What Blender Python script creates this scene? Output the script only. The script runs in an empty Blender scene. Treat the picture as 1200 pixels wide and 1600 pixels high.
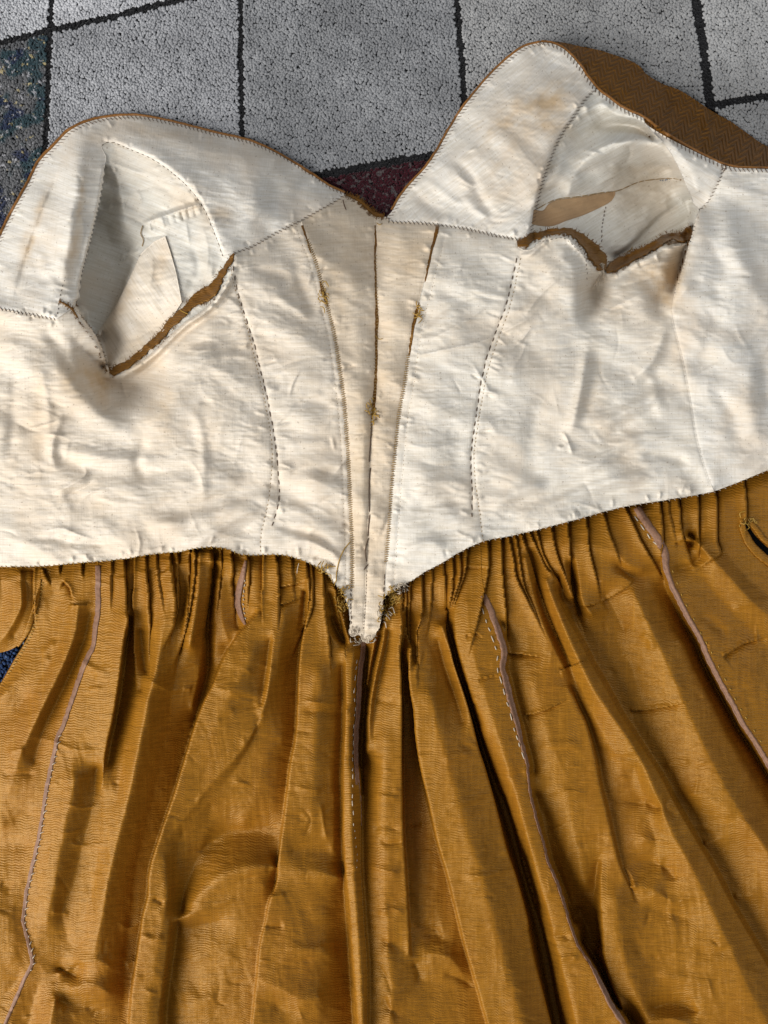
import bpy, math, random
import numpy as np
random.seed(7)
rng = np.random.default_rng(11)
R = math.radians
SC = bpy.context.scene
COL = SC.collection
# ------------------------------------------------------------------ camera, light, exposure
S = 0.00055                 # metres on the rug for one photograph pixel
F = 1202.0                  # focal length in photograph pixels
TILT = R(10)
CT, ST = math.cos(TILT), math.sin(TILT)
cam_d = bpy.data.cameras.new('camera')
cam = bpy.data.objects.new('camera', cam_d)
COL.objects.link(cam)
cam.location = (0, -F*ST*S, F*CT*S)
cam.rotation_euler = (TILT, 0, 0)
cam_d.sensor_fit = 'VERTICAL'
cam_d.sensor_height = 36.0
cam_d.lens = F/1600*36.0
cam_d.clip_start = 0.01
cam_d.clip_end = 50
SC.camera = cam
world = bpy.data.worlds.new('World')
SC.world = world
world.use_nodes = True
bg = world.node_tree.nodes['Background']
bg.inputs[0].default_value = (0.95, 0.97, 1.0, 1)
bg.inputs[1].default_value = 0.25

def area(name, loc, target, size, energy, colour):
    d = bpy.data.lights.new(name, 'AREA')
    d.shape = 'RECTANGLE'
    d.size, d.size_y = size
    d.energy = energy
    d.color = colour
    o = bpy.data.objects.new(name, d)
    COL.objects.link(o)
    o.location = loc
    v = (target[0]-loc[0], target[1]-loc[1], target[2]-loc[2])
    az = math.atan2(v[1], v[0]); el = math.atan2(v[2], math.hypot(v[0], v[1]))
    o.rotation_euler = (el+math.pi/2, 0, az-math.pi/2)
    return o
area('window_light', (-1.45, -0.95, 1.1), (0, 0, 0), (1.7, 1.4), 70, (1.0, 0.98, 0.945))
area('far_window_light', (1.5, 0.7, 1.5), (0.1, 0, 0), (0.9, 0.9), 9, (0.9, 0.95, 1.0))
SC.view_settings.view_transform = 'Standard'
SC.view_settings.look = 'None'
SC.view_settings.gamma = 1
SC.view_settings.exposure = 0.02

# ------------------------------------------------------------------ mapping and numeric helpers
def P(px, py, h):
    """photograph direction (px, py) met at height h (same units) -> metres"""
    px = np.asarray(px, float); py = np.asarray(py, float); h = np.asarray(h, float)
    a = px-600.0; b = 800.0-py
    t = (F*CT-h)/(F*CT-b*ST)
    return np.stack([t*a, -F*ST+t*(b*CT+F*ST), F*CT+t*(b*ST-F*CT)], -1)*S

def smooth(pts, step=2.0, closed=False):
    """Catmull-Rom through the points (any number of columns)"""
    p = np.asarray(pts, float)
    n = len(p)
    if n < 3 and not closed:
        L = math.hypot(*(p[-1]-p[0])[:2]); k = max(2, int(L/step)+1)
        return p[0]+(p[-1]-p[0])*np.linspace(0, 1, k)[:, None]
    out = []
    m = n if closed else n-1
    for i in range(m):
        if closed:
            a, b, c, d = p[(i-1) % n], p[i], p[(i+1) % n], p[(i+2) % n]
        else:
            a, b, c, d = p[max(i-1, 0)], p[i], p[i+1], p[min(i+2, n-1)]
        L = math.hypot(*(c-b)[:2]); k = max(1, int(round(L/step)))
        t = (np.arange(k)/k)[:, None]
        # tangents limited by the chord, so that uneven spacing does not overshoot
        lb = math.hypot(*(b-a)[:2])+1e-6; ld = math.hypot(*(d-c)[:2])+1e-6
        m1 = (c-a)/(lb+L+1e-6)*L; m2 = (d-b)/(L+ld+1e-6)*L
        t2, t3 = t*t, t*t*t
        out.append((2*t3-3*t2+1)*b+(t3-2*t2+t)*m1+(-2*t3+3*t2)*c+(t3-t2)*m2)
    if not closed: out.append(p[-1:])
    return np.concatenate(out)

_G = rng.normal(size=(256, 256, 2)); _G /= np.linalg.norm(_G, axis=2, keepdims=True)
def pn(x, y, seed=0):
    x = np.asarray(x, float)+seed*37.17; y = np.asarray(y, float)+seed*91.73
    xi = np.floor(x).astype(int); yi = np.floor(y).astype(int)
    fx, fy = x-xi, y-yi
    u = fx*fx*fx*(fx*(fx*6-15)+10); v = fy*fy*fy*(fy*(fy*6-15)+10)
    def g(i, j):
        q = _G[(xi+i) & 255, (yi+j) & 255]
        return q[..., 0]*(fx-i)+q[..., 1]*(fy-j)
    a = g(0, 0)*(1-u)+g(1, 0)*u; b = g(0, 1)*(1-u)+g(1, 1)*u
    return (a*(1-v)+b*v)*1.5
def fbm(x, y, o=4, seed=0):
    r = 0; a = 1.0
    for k in range(o):
        r = r+a*pn(x*2**k, y*2**k, seed+k); a *= 0.5
    return r
def crumple(x, y, seed=0):
    """sharp-creased noise: facets between fold lines"""
    wx = x+0.6*pn(x*0.8, y*0.8, seed+20); wy = y+0.6*pn(x*0.8, y*0.8, seed+21)
    r = 0; a = 1.0
    for k in range(3):
        r = r+a*(0.45-np.abs(pn(wx*1.9**k, wy*1.9**k, seed+k))); a *= 0.5
    return r

G = 1.6                                   # grid spacing of all cloth
X0, X1, Y0, Y1 = -120, 1320, 40, 1700
NX = int((X1-X0)/G)+1; NY = int((Y1-Y0)/G)+1
GX, GY = np.meshgrid(X0+G*np.arange(NX), Y0+G*np.arange(NY))

def blur(a, s):
    k = int(3*s+0.5)
    if k < 1: return a
    w = np.exp(-0.5*(np.arange(-k, k+1)/s)**2); w /= w.sum()
    for ax in (0, 1):
        pad = [(0, 0), (0, 0)]; pad[ax] = (k, k)
        b = np.pad(a, pad, mode='edge'); n = a.shape[ax]
        a = sum(w[i]*np.take(b, np.arange(i, i+n), axis=ax) for i in range(2*k+1))
    return a

def near(pts, reach):
    """distance to a polyline, its side (+ left when walking down the picture) and the place along it (0..1), on the grid window round it"""
    q = smooth(pts, 4.0)[:, :2]
    ax, ay = q[:, 0].min()-reach, q[:, 1].min()-reach
    bx, by = q[:, 0].max()+reach, q[:, 1].max()+reach
    i0 = max(0, int((ax-X0)/G)); i1 = min(NX, int((bx-X0)/G)+2)
    j0 = max(0, int((ay-Y0)/G)); j1 = min(NY, int((by-Y0)/G)+2)
    if i1 <= i0 or j1 <= j0: return None
    gx, gy = GX[j0:j1, i0:i1], GY[j0:j1, i0:i1]
    best = np.full(gx.shape, 1e9); side = np.zeros(gx.shape); tt = np.zeros(gx.shape); nx_ = np.zeros(gx.shape); ny_ = np.zeros(gx.shape)
    L = np.concatenate([[0], np.cumsum(np.hypot(*np.diff(q, axis=0).T))]); T = L[-1]+1e-9
    for k in range(len(q)-1):
        d = q[k+1]-q[k]; l2 = d@d+1e-12
        u = np.clip(((gx-q[k, 0])*d[0]+(gy-q[k, 1])*d[1])/l2, 0, 1)
        ex, ey = gx-q[k, 0]-u*d[0], gy-q[k, 1]-u*d[1]
        dd = ex*ex+ey*ey
        m = dd < best
        best[m] = dd[m]
        side[m] = np.sign(d[0]*ey-d[1]*ex)[m]
        tt[m] = ((L[k]+u*(L[k+1]-L[k]))/T)[m]
        ln = math.sqrt(l2); nx_[m] = -d[1]/ln; ny_[m] = d[0]/ln
    near.n = (nx_, ny_)
    return (slice(j0, j1), slice(i0, i1)), np.sqrt(best), side, tt

class Field:
    """a cloth height field: traced crest and valley lines carry heights, the cloth hangs between them as a membrane; small folds are added on top"""
    def __init__(s, base): s.base = base; s.lines = []; s.ops = []; s.hangs = []; s.DX = None
    def line(s, pts, soft=0.3): s.lines.append((pts, soft))
    def ridge(s, pts, amp, w, sharp=False, taper=0.25): s.ops.append(('r', pts, amp, w, sharp, taper))
    def lip(s, pts, amp, w, taper=0.12): s.ops.append(('l', pts, amp, w, False, taper))
    def pleat(s, pts, amp, w, taper=0.10): s.ops.append(('p', pts, amp, w, False, taper))
    def bump(s, x, y, rx, ry, amp, rot=0): s.ops.append(('b', x, y, rx, ry, amp, rot))
    def hang(s, pts, high, amt, w=9.0, taper=0.06):
        """let the high side of a fold edge (+1 left, -1 right walking down) overhang the low side"""
        s.hangs.append((pts, high, amt, w, taper))
    def overhang(s):
        s.DX = np.zeros((NY, NX)); s.DY = np.zeros((NY, NX))
        for pts, high, amt, w, taper in s.hangs:
            r = near(pts, 3.5*w)
            if r is None: continue
            sl, d, side, t = r; nx_, ny_ = near.n
            f = np.clip(np.minimum(t, 1-t)/max(taper, 1e-3), 0, 1)
            k = np.where(side*high >= 0, np.exp(-d/w), np.clip(1-d/2.2, 0, 1))*amt*f
            s.DX[sl] -= high*nx_*k; s.DY[sl] -= high*ny_*k
    def solve(s, s0=1.1, s1=5.0, gain=1.0, opgain=1.0):
        xs, ys, hs = [], [], []
        for pts, soft in s.lines:
            q = smooth(pts, 1.0); xs.append(q[:, 0]); ys.append(q[:, 1]); hs.append(q[:, 2])
        xs, ys, hs = map(np.concatenate, (xs, ys, hs))
        H = None
        for lev in (32, 16, 8, 4, 2, 1):
            g = G*lev
            nx = int(math.ceil((X1-X0)/g))+1; ny = int(math.ceil((Y1-Y0)/g))+1
            ix = np.clip(np.rint((xs-X0)/g).astype(int), 0, nx-1); iy = np.clip(np.rint((ys-Y0)/g).astype(int), 0, ny-1)
            ok = (xs > X0-g) & (xs < X1+g) & (ys > Y0-g) & (ys < Y1+g)
            sm = np.zeros((ny, nx)); ct = np.zeros((ny, nx))
            np.add.at(sm, (iy[ok], ix[ok]), hs[ok]); np.add.at(ct, (iy[ok], ix[ok]), 1)
            M = ct > 0; V = sm/np.maximum(ct, 1)
            if H is None: H = np.full((ny, nx), float(s.base))
            else:
                jj = np.clip(np.arange(ny)*0.5, 0, H.shape[0]-1.001); ii = np.clip(np.arange(nx)*0.5, 0, H.shape[1]-1.001)
                j = jj.astype(int); i = ii.astype(int); fj = (jj-j)[:, None]; fi = (ii-i)[None]
                H = (H[j][:, i]*(1-fj)+H[j+1][:, i]*fj)*(1-fi)+(H[j][:, i+1]*(1-fj)+H[j+1][:, i+1]*fj)*fi
            Vm = V[M]
            for it in range(200 if lev > 2 else 70):
                H[M] = Vm
                p = np.pad(H, 1, mode='edge')
                H = 0.25*(p[:-2, 1:-1]+p[2:, 1:-1]+p[1:-1, :-2]+p[1:-1, 2:])
            H[M] = Vm
        H = H[:NY, :NX]
        A = blur(H, s0); B = blur(H, s1)
        k = np.zeros((NY, NX)); kw = np.full((NY, NX), 1e-6)
        for pts, soft in s.lines:
            q = smooth(pts, 2.0)
            ix = np.rint((q[:, 0]-X0)/G).astype(int); iy = np.rint((q[:, 1]-Y0)/G).astype(int)
            ok = (ix >= 0) & (ix < NX) & (iy >= 0) & (iy < NY)
            np.add.at(k, (iy[ok], ix[ok]), soft); np.add.at(kw, (iy[ok], ix[ok]), 1)
        k = blur(k, 5)/blur(kw, 5)
        H = A*(1-k)+B*k
        H = s.base+gain*(H-s.base)
        for op in s.ops:
            if op[0] == 'b':
                _, x, y, rx, ry, amp, rot = op
                c, d = math.cos(R(rot)), math.sin(R(rot))
                u = ((GX-x)*c+(GY-y)*d)/rx; v = (-(GX-x)*d+(GY-y)*c)/ry
                H = H+amp*np.exp(-(u*u+v*v)); continue
            kind, pts, amp, w, sharp, taper = op
            amp = amp*opgain
            r = near(pts, 4.0*w+4)
            if r is None: continue
            sl, d, side, t = r
            f = np.clip(np.minimum(t, 1-t)/max(taper, 1e-3), 0, 1); f = f*f*(3-2*f)
            if kind == 'p': f = 1.0
            if kind == 'l': v = side*np.exp(-d/w)
            elif kind == 'p': v = np.where(side > 0, np.exp(-d/w), -0.8*np.exp(-d/2.6))*np.clip(t/0.02, 0, 1)*np.clip((1-t)/0.4, 0, 1)
            elif sharp: v = np.exp(-d/w)
            else: v = np.exp(-(d/w)**2)
            H[sl] += amp*v*f
        s.H = H
        return s
    def at(s, x, y, H=None):
        H = s.H if H is None else H
        u = np.clip((np.asarray(x, float)-X0)/G, 0, NX-1.001); v = np.clip((np.asarray(y, float)-Y0)/G, 0, NY-1.001)
        i = u.astype(int); j = v.astype(int); fu = u-i; fv = v-j
        return (H[j, i]*(1-fu)+H[j, i+1]*fu)*(1-fv)+(H[j+1, i]*(1-fu)+H[j+1, i+1]*fu)*fv

# ------------------------------------------------------------------ materials
class NT:
    def __init__(s, name):
        s.m = bpy.data.materials.new(name); s.m.use_nodes = True
        s.t = s.m.node_tree; s.b = s.t.nodes['Principled BSDF']
    def n(s, kind, **kw):
        o = s.t.nodes.new('ShaderNode'+kind)
        for k, v in kw.items():
            if k in o.inputs: o.inputs[k].default_value = v
            else: setattr(o, k, v)
        return o
    def l(s, a, b): s.t.links.new(a, b)
    def uv(s, sx, sy, name='cloth'):
        u = s.n('UVMap', uv_map=name); m = s.n('Mapping'); m.inputs['Scale'].default_value = (sx, sy, 1)
        s.l(u.outputs[0], m.inputs[0]); return m.outputs[0]
    def noise(s, vec, scale=1, detail=3, rough=0.55, dist=0):
        o = s.n('TexNoise', noise_dimensions='2D'); o.inputs['Scale'].default_value = scale; o.inputs['Detail'].default_value = detail
        o.inputs['Roughness'].default_value = rough; o.inputs['Distortion'].default_value = dist
        s.l(vec, o.inputs['Vector']); return o.outputs[0]
    def ramp(s, f, *stops):
        o = s.n('ValToRGB'); e = o.color_ramp.elements
        while len(e) < len(stops): e.new(0.5)
        for q, (p, c) in zip(e, stops): q.position = p; q.color = (*c, 1) if len(c) == 3 else c
        s.l(f, o.inputs[0]); return o.outputs[0]
    def mix(s, f, a, b, mode='MIX'):
        o = s.n('Mix', data_type='RGBA', blend_type=mode)
        for i, v in ((0, f), (6, a), (7, b)):
            if hasattr(v, 'is_output'): s.l(v, o.inputs[i])
            elif i == 0: o.inputs[i].default_value = v
            else: o.inputs[i].default_value = (*v, 1)
        return o.outputs[2]
    def bump(s, h, dist, strength=1.0, nrm=None):
        o = s.n('Bump'); o.inputs['Distance'].default_value = dist; o.inputs['Strength'].default_value = strength
        s.l(h, o.inputs['Height'])
        if nrm: s.l(nrm, o.inputs['Normal'])
        return o.outputs[0]
    def done(s, col=None, rough=0.8, spec=0.3, nrm=None, sheen=0.0):
        if col is not None:
            if hasattr(col, 'is_output'): s.l(col, s.b.inputs['Base Color'])
            else: s.b.inputs['Base Color'].default_value = (*col, 1)
        s.b.inputs['Roughness'].default_value = rough
        s.b.inputs['Specular IOR Level'].default_value = spec
        s.b.inputs['Sheen Weight'].default_value = sheen
        if nrm: s.l(nrm, s.b.inputs['Normal'])
        return s.m

def linen(name, base, tan=(0.50, 0.345, 0.185), weave=1.0):
    """UV is in photograph pixels / 100"""
    t = NT(name)
    streak = t.noise(t.uv(2.2, 34), 1, 4, 0.6)           # slubs along the weft
    warp = t.noise(t.uv(40, 2.0), 1, 3, 0.6)
    grain = t.noise(t.uv(30, 30), 1, 3, 0.7)
    blot = t.noise(t.uv(0.9, 0.9), 1, 4, 0.6, 0.4)
    dark = tuple(c*k for c, k in zip(base, (0.84, 0.81, 0.755)))
    c = t.mix(t.ramp(streak, (0.35, (0, 0, 0)), (0.68, (1, 1, 1))), base, dark)
    c = t.mix(t.ramp(warp, (0.45, (0, 0, 0)), (0.8, (0.6, 0.6, 0.6))), c, dark)
    c = t.mix(t.ramp(blot, (0.46, (0, 0, 0)), (0.78, (0.7, 0.7, 0.7))), c, tuple(a*0.55+b*0.5 for a, b in zip(tan, base)))
    st = t.n('Attribute', attribute_name='stain')
    c = t.mix(st.outputs['Fac'], c, tan)
    fl = t.noise(t.uv(22, 22), 1, 1, 0.5)                 # stray dark flecks in the cloth
    c = t.mix(t.ramp(fl, (0.74, (0, 0, 0)), (0.80, (0.45, 0.45, 0.45))), c, (0.22, 0.15, 0.09))
    h = t.mix(0.5, streak, grain)
    h = t.mix(0.3, h, warp)
    nb = t.bump(h, 0.0008*weave, 0.5)
    return t.done(c, 0.78, 0.28, nb, 0.06)

def silk(name, base, herring=False):
    t = NT(name)
    u = t.n('UVMap', uv_map='cloth')
    sep = t.n('SeparateXYZ'); t.l(u.outputs[0], sep.inputs[0])
    def math_(op, a, b=None):
        o = t.n('Math', operation=op)
        for i, v in enumerate((a, b)):
            if v is None: continue
            if hasattr(v, 'is_output'): t.l(v, o.inputs[i])
            else: o.inputs[i].default_value = v
        return o.outputs[0]
    # zigzag weft ribs
    if herring:
        zig = math_('PINGPONG', math_('MULTIPLY', sep.outputs[0], 1.0), 0.11)
        v = math_('ADD', sep.outputs[1], math_('MULTIPLY', zig, 1.0))
        f = math_('MULTIPLY', v, 85.0)
    else:
        wob = t.noise(t.uv(3.0, 0.8), 1, 2, 0.5)
        zig = math_('PINGPONG', sep.outputs[0], 0.05)
        v = math_('ADD', sep.outputs[1], math_('MULTIPLY', zig, 0.16))
        v = math_('ADD', v, math_('MULTIPLY', wob, 0.20))
        f = math_('MULTIPLY', v, 165.0)
    rib = math_('ADD', math_('MULTIPLY', math_('SINE', f), 0.5), 0.5)
    patch = t.noise(t.uv(5.0, 9.0), 1, 3, 0.6)
    slub = t.noise(t.uv(2.6, 30), 1, 4, 0.66)
    warp = t.noise(t.uv(26, 1.2), 1, 3, 0.6)
    fade = t.noise(t.uv(1.1, 0.5), 1, 4, 0.6, 0.3)
    ribm = math_('MULTIPLY', rib, patch)
    dk = tuple(c*0.70 for c in base)
    rd = (base[0]*0.86, base[1]*0.72, base[2]*0.8)
    lt = (base[0]*1.16, base[1]*1.2, base[2]*1.25)
    c = t.mix(t.ramp(slub, (0.36, (0, 0, 0)), (0.7, (1, 1, 1))), base, dk)
    c = t.mix(t.ramp(fade, (0.46, (0, 0, 0)), (0.75, (0.35, 0.35, 0.35))), c, rd)
    c = t.mix(t.ramp(warp, (0.5, (0, 0, 0)), (0.75, (0.5, 0.5, 0.5))), c, lt)
    if herring: c = t.mix(t.ramp(rib, (0.1, (0.6, 0.6, 0.6)), (0.6, (0, 0, 0))), c, tuple(k*0.45 for k in base))  # self-shadow of the ribs painted in: troughs get a darker base colour
    h = math_('ADD', math_('MULTIPLY', ribm, 1.1 if not herring else 2.2), math_('MULTIPLY', slub, 1.5))
    h = math_('ADD', h, math_('MULTIPLY', warp, 0.35))
    nb = t.bump(h, 0.00040 if not herring else 0.0035, 0.75)
    m = t.done(c, 0.40 if not herring else 0.55, 0.45 if not herring else 0.3, nb, 0.0)
    t.b.inputs['Specular Tint'].default_value = (1.0, 0.74, 0.36, 1)
    t.b.inputs['Sheen Tint'].default_value = (1.0, 0.75, 0.35, 1)
    return m

def plain(name, col, rough=0.7, spec=0.3, var=0.25, scale=900):
    t = NT(name)
    tc = t.n('TexCoord'); n = t.n('TexNoise'); n.inputs['Scale'].default_value = scale; n.inputs['Detail'].default_value = 2
    t.l(tc.outputs['Object'], n.inputs['Vector'])
    c = t.mix(t.ramp(n.outputs[0], (0.3, (0, 0, 0)), (0.7, (1, 1, 1))), tuple(x*(1-var) for x in col), tuple(min(1, x*(1+var)) for x in col))
    return t.done(c, rough, spec)

M = {
    'front': linen('linen_front', (0.70, 0.635, 0.55)),
    'pale': linen('linen_pale', (0.715, 0.675, 0.61)),
    'centre': linen('linen_centre', (0.66, 0.57, 0.46)),
    'white': linen('linen_white', (0.73, 0.70, 0.65)),
    'sleeve': linen('linen_sleeve', (0.655, 0.635, 0.585), weave=0.7),
    'patch': linen('linen_tan', (0.34, 0.215, 0.115)),
    'silk': silk('silk_ochre', (0.28, 0.116, 0.009)),
    'herring': silk('silk_herringbone', (0.215, 0.088, 0.012), True),
    'raw': silk('silk_raw_edge', (0.15, 0.064, 0.011)),
    'piping': plain('silk_piping', (0.20, 0.085, 0.018), 0.5),
    'tape': plain('mauve_tape', (0.215, 0.112, 0.066), 0.6, 0.35, 0.2, 500),
    'dark_thread': plain('brown_thread', (0.10, 0.06, 0.035), 0.6),
    'tan_thread': plain('tan_thread', (0.30, 0.20, 0.09), 0.6),
    'gold_thread': plain('gold_thread', (0.36, 0.21, 0.03), 0.45, 0.5),
    'white_thread': plain('white_thread', (0.46, 0.39, 0.30), 0.6),
}

# ------------------------------------------------------------------ object helpers
def link(name, me, parent=None, mat=None):
    o = bpy.data.objects.new(name, me); COL.objects.link(o)
    if mat: me.materials.append(mat)
    if parent: o.parent = parent
    return o

def fast_mesh(name, v, f4, smooth_shade=True, uv=None, stain=None):
    me = bpy.data.meshes.new(name)
    v = np.asarray(v, np.float32); f4 = np.asarray(f4, np.int32)
    k = f4.shape[1]
    me.vertices.add(len(v)); me.vertices.foreach_set('co', v.ravel())
    me.loops.add(f4.size); me.loops.foreach_set('vertex_index', f4.ravel())
    me.polygons.add(len(f4)); me.polygons.foreach_set('loop_start', np.arange(0, f4.size, k, dtype=np.int32))
    me.polygons.foreach_set('loop_total', np.full(len(f4), k, np.int32))
    if smooth_shade: me.polygons.foreach_set('use_smooth', np.ones(len(f4), bool))
    if uv is not None:
        l = me.uv_layers.new(name='cloth'); l.data.foreach_set('uv', np.asarray(uv, np.float32)[f4.ravel()].ravel())
    if stain is not None:
        a = me.attributes.new('stain', 'FLOAT', 'POINT'); a.data.foreach_set('value', np.asarray(stain, np.float32))
    me.update(); me.validate()
    return me

def inside_rows(poly, xs, ys):
    """cells (len(ys), len(xs)) whose centres lie in the polygon"""
    out = np.zeros((len(ys), len(xs)), bool)
    a = poly; b = np.roll(poly, -1, 0)
    for j, y in enumerate(ys):
        m = (a[:, 1] <= y) != (b[:, 1] <= y)
        if not m.any(): continue
        aa, bb = a[m], b[m]
        c = np.sort(aa[:, 0]+(y-aa[:, 1])/(bb[:, 1]-aa[:, 1])*(bb[:, 0]-aa[:, 0]))
        out[j] = np.searchsorted(c, xs) % 2 == 1
    return out

STAINS = []
def stain_at(x, y):
    s = np.zeros(np.shape(x))
    for sx, sy, rx, ry, a, rot in STAINS:
        c, d = math.cos(R(rot)), math.sin(R(rot))
        u = ((x-sx)*c+(y-sy)*d)/rx; v = (-(x-sx)*d+(y-sy)*c)/ry
        s = s+a*np.exp(-(u*u+v*v))
    k = 0.75+0.55*fbm(x/28, y/28, 4, 5)
    return np.clip(2.3*s*k, 0, 0.85)

def cloth_part(name, poly, fld, mat, parent, lift=0.0, rim=3.0, rim_to=None, g=G, uvrot=0.0, holes=(), label=None):
    """a piece of cloth cut to a traced outline out of a height field, with a turned-down edge"""
    poly = np.asarray(poly, float)[:, :2]
    x0, y0 = poly.min(0)-g; x1, y1 = poly.max(0)+g
    nx = int((x1-x0)/g)+2; ny = int((y1-y0)/g)+2
    xs = x0+g*np.arange(nx); ys = y0+g*np.arange(ny)
    C = inside_rows(poly, xs[:-1]+g/2, ys[:-1]+g/2)
    segs = [poly]
    for hpoly in holes:
        hp = np.asarray(hpoly, float)[:, :2]
        C &= ~inside_rows(hp, xs[:-1]+g/2, ys[:-1]+g/2); segs.append(hp)
    # drop cells that hang on by a corner only
    Cp = np.pad(C, 1)
    nb = Cp[:-2, 1:-1].astype(int)+Cp[2:, 1:-1]+Cp[1:-1, :-2]+Cp[1:-1, 2:]
    C &= nb > 1
    idx = np.full((ny, nx), -1)
    used = np.zeros((ny, nx), bool)
    used[:-1, :-1] |= C; used[1:, :-1] |= C; used[:-1, 1:] |= C; used[1:, 1:] |= C
    cnt = np.zeros((ny, nx), int)
    for dj in (0, 1):
        for di in (0, 1): cnt[dj:ny-1+dj, di:nx-1+di] += C
    J, I = np.nonzero(used)
    idx[J, I] = np.arange(len(J))
    px, py = xs[I].copy(), ys[J].copy()
    bd = np.nonzero(cnt[J, I] < 4)[0]
    a = np.concatenate(segs); b = np.concatenate([np.roll(q, -1, 0) for q in segs])
    d = b-a; l2 = (d*d).sum(1)+1e-9
    for ch in np.array_split(bd, max(1, len(bd)//400)):
        if not len(ch): continue
        qx, qy = px[ch][:, None], py[ch][:, None]
        u = np.clip(((qx-a[:, 0])*d[:, 0]+(qy-a[:, 1])*d[:, 1])/l2, 0, 1)
        ex, ey = a[:, 0]+u*d[:, 0], a[:, 1]+u*d[:, 1]
        dd = (qx-ex)**2+(qy-ey)**2
        k = dd.argmin(1); r = np.arange(len(ch))
        ok = dd[r, k] < (1.6*g)**2
        px[ch[ok]] = ex[r, k][ok]; py[ch[ok]] = ey[r, k][ok]
    h = fld.at(px, py)+lift
    hx, hy = px, py
    if getattr(fld, 'DX', None) is not None:
        px, py = px+fld.at(px, py, fld.DX), py+fld.at(px, py, fld.DY)
    v = P(px, py, h)
    cj, ci = np.nonzero(C)
    f = np.stack([idx[cj, ci], idx[cj+1, ci], idx[cj+1, ci+1], idx[cj, ci+1]], 1)
    # edge walls
    Cq = np.pad(C, 1)
    E = []
    for (sj, si, p, q) in ((-1, 0, (0, 1), (0, 0)), (1, 0, (1, 0), (1, 1)), (0, -1, (0, 0), (1, 0)), (0, 1, (1, 1), (0, 1))):
        nbm = Cq[1+sj:ny+sj, 1+si:nx+si]
        ej, ei = np.nonzero(C & ~nbm)
        E.append(np.stack([idx[ej+p[0], ei+p[1]], idx[ej+q[0], ei+q[1]]], 1))
    E = np.concatenate(E)
    un, inv = np.unique(E, return_inverse=True); inv = inv.reshape(E.shape)
    lo = h[un]-rim if rim_to is None else np.minimum(h[un]-0.5, rim_to)
    v2 = P(px[un], py[un], lo)
    n0 = len(v)
    fw = np.stack([E[:, 0], E[:, 1], n0+inv[:, 1], n0+inv[:, 0]], 1)
    v = np.concatenate([v, v2]); f = np.concatenate([f, fw])
    ux, uy = hx, hy-0.15*h
    if uvrot:
        c, s_ = math.cos(R(uvrot)), math.sin(R(uvrot)); ux, uy = c*ux+s_*uy, -s_*ux+c*uy
    uv = np.stack([ux, uy], 1)/100.0
    uv = np.concatenate([uv, uv[un]])
    st = stain_at(px, py); st = np.concatenate([st, st[un]])
    me = fast_mesh(name, v, f, True, uv, st)
    o = link(name, me, parent, mat)
    if label: o['label'] = label
    return o

def tubes(name, paths, rad, mat, parent, sides=5, kind=None):
    """threads: paths are arrays of (px, py, h)"""
    V, Fc, n = [], [], 0
    for p in paths:
        w = P(p[:, 0], p[:, 1], p[:, 2]); k = len(w)
        t = np.gradient(w, axis=0); t /= np.linalg.norm(t, axis=1, keepdims=True)+1e-12
        up = np.array([0, 0, 1.0]); sd = np.cross(t, up)
        ln = np.linalg.norm(sd, axis=1, keepdims=True); sd = np.where(ln > 1e-6, sd/np.maximum(ln, 1e-9), [1, 0, 0])
        nn = np.cross(sd, t)
        rr = rad*S*np.ones(k); rr[0] *= 0.6; rr[-1] *= 0.6
        for q in range(sides):
            an = 2*math.pi*q/sides
            V.append(w+rr[:, None]*(math.cos(an)*sd+math.sin(an)*nn))
        base = n+np.arange(k-1)
        for q in range(sides):
            q2 = (q+1) % sides
            Fc.append(np.stack([base+q*k, base+q2*k, base+q2*k+1, base+q*k+1], 1))
        n += k*sides
    o = link(name, fast_mesh(name, np.concatenate(V), np.concatenate(Fc)), parent, mat)
    if kind: o['kind'] = kind
    return o

def resample(pts, step):
    q = smooth(pts, 1.0)[:, :2]
    L = np.concatenate([[0], np.cumsum(np.hypot(*np.diff(q, axis=0).T))])
    s = np.arange(0, L[-1], step)
    x = np.interp(s, L, q[:, 0]); y = np.interp(s, L, q[:, 1])
    tx = np.gradient(x); ty = np.gradient(y); l = np.hypot(tx, ty)+1e-9
    return x, y, tx/l, ty/l

def whip(pts, fld, step=6.5, ln=6.0, slant=0.5, lift=1.2, jit=0.25):
    """slanting little stitches across a line"""
    x, y, tx, ty = resample(pts, step)
    out = []
    for i in range(len(x)):
        j = 1+jit*random.uniform(-1, 1); a = slant+jit*random.uniform(-1, 1)*0.6
        dx, dy = (-ty[i]+tx[i]*a)*ln/2*j, (tx[i]+ty[i]*a)*ln/2*j
        u = np.array([-1, -0.4, 0.4, 1]); lx, ly = x[i]+dx*u, y[i]+dy*u
        hh = fld.at(lx, ly)+lift*np.array([0.1, 1, 1, 0.1])
        out.append(np.stack([lx, ly, hh], 1))
    return out

def running(pts, fld, ln=8.0, gap=4.0, lift=1.0, jit=0.3, off=0.0):
    q = smooth(pts, 1.0)[:, :2]
    L = np.concatenate([[0], np.cumsum(np.hypot(*np.diff(q, axis=0).T))])
    s, out = 1.0, []
    while s < L[-1]-2:
        l = ln*(1+jit*random.uniform(-1, 1)); e = min(s+l, L[-1])
        k = np.linspace(s, e, 5)
        x = np.interp(k, L, q[:, 0]); y = np.interp(k, L, q[:, 1])
        a, b = random.uniform(-0.8, 0.8), random.uniform(-0.8, 0.8)
        w = np.linspace(a, b, 5)
        out.append(np.stack([x+off+w, y, fld.at(x+off+w, y)+lift*np.array([0.0, 1, 1, 1, 0.0])], 1))
        s = e+gap*(1+jit*random.uniform(-1, 1))
    return out

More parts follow.
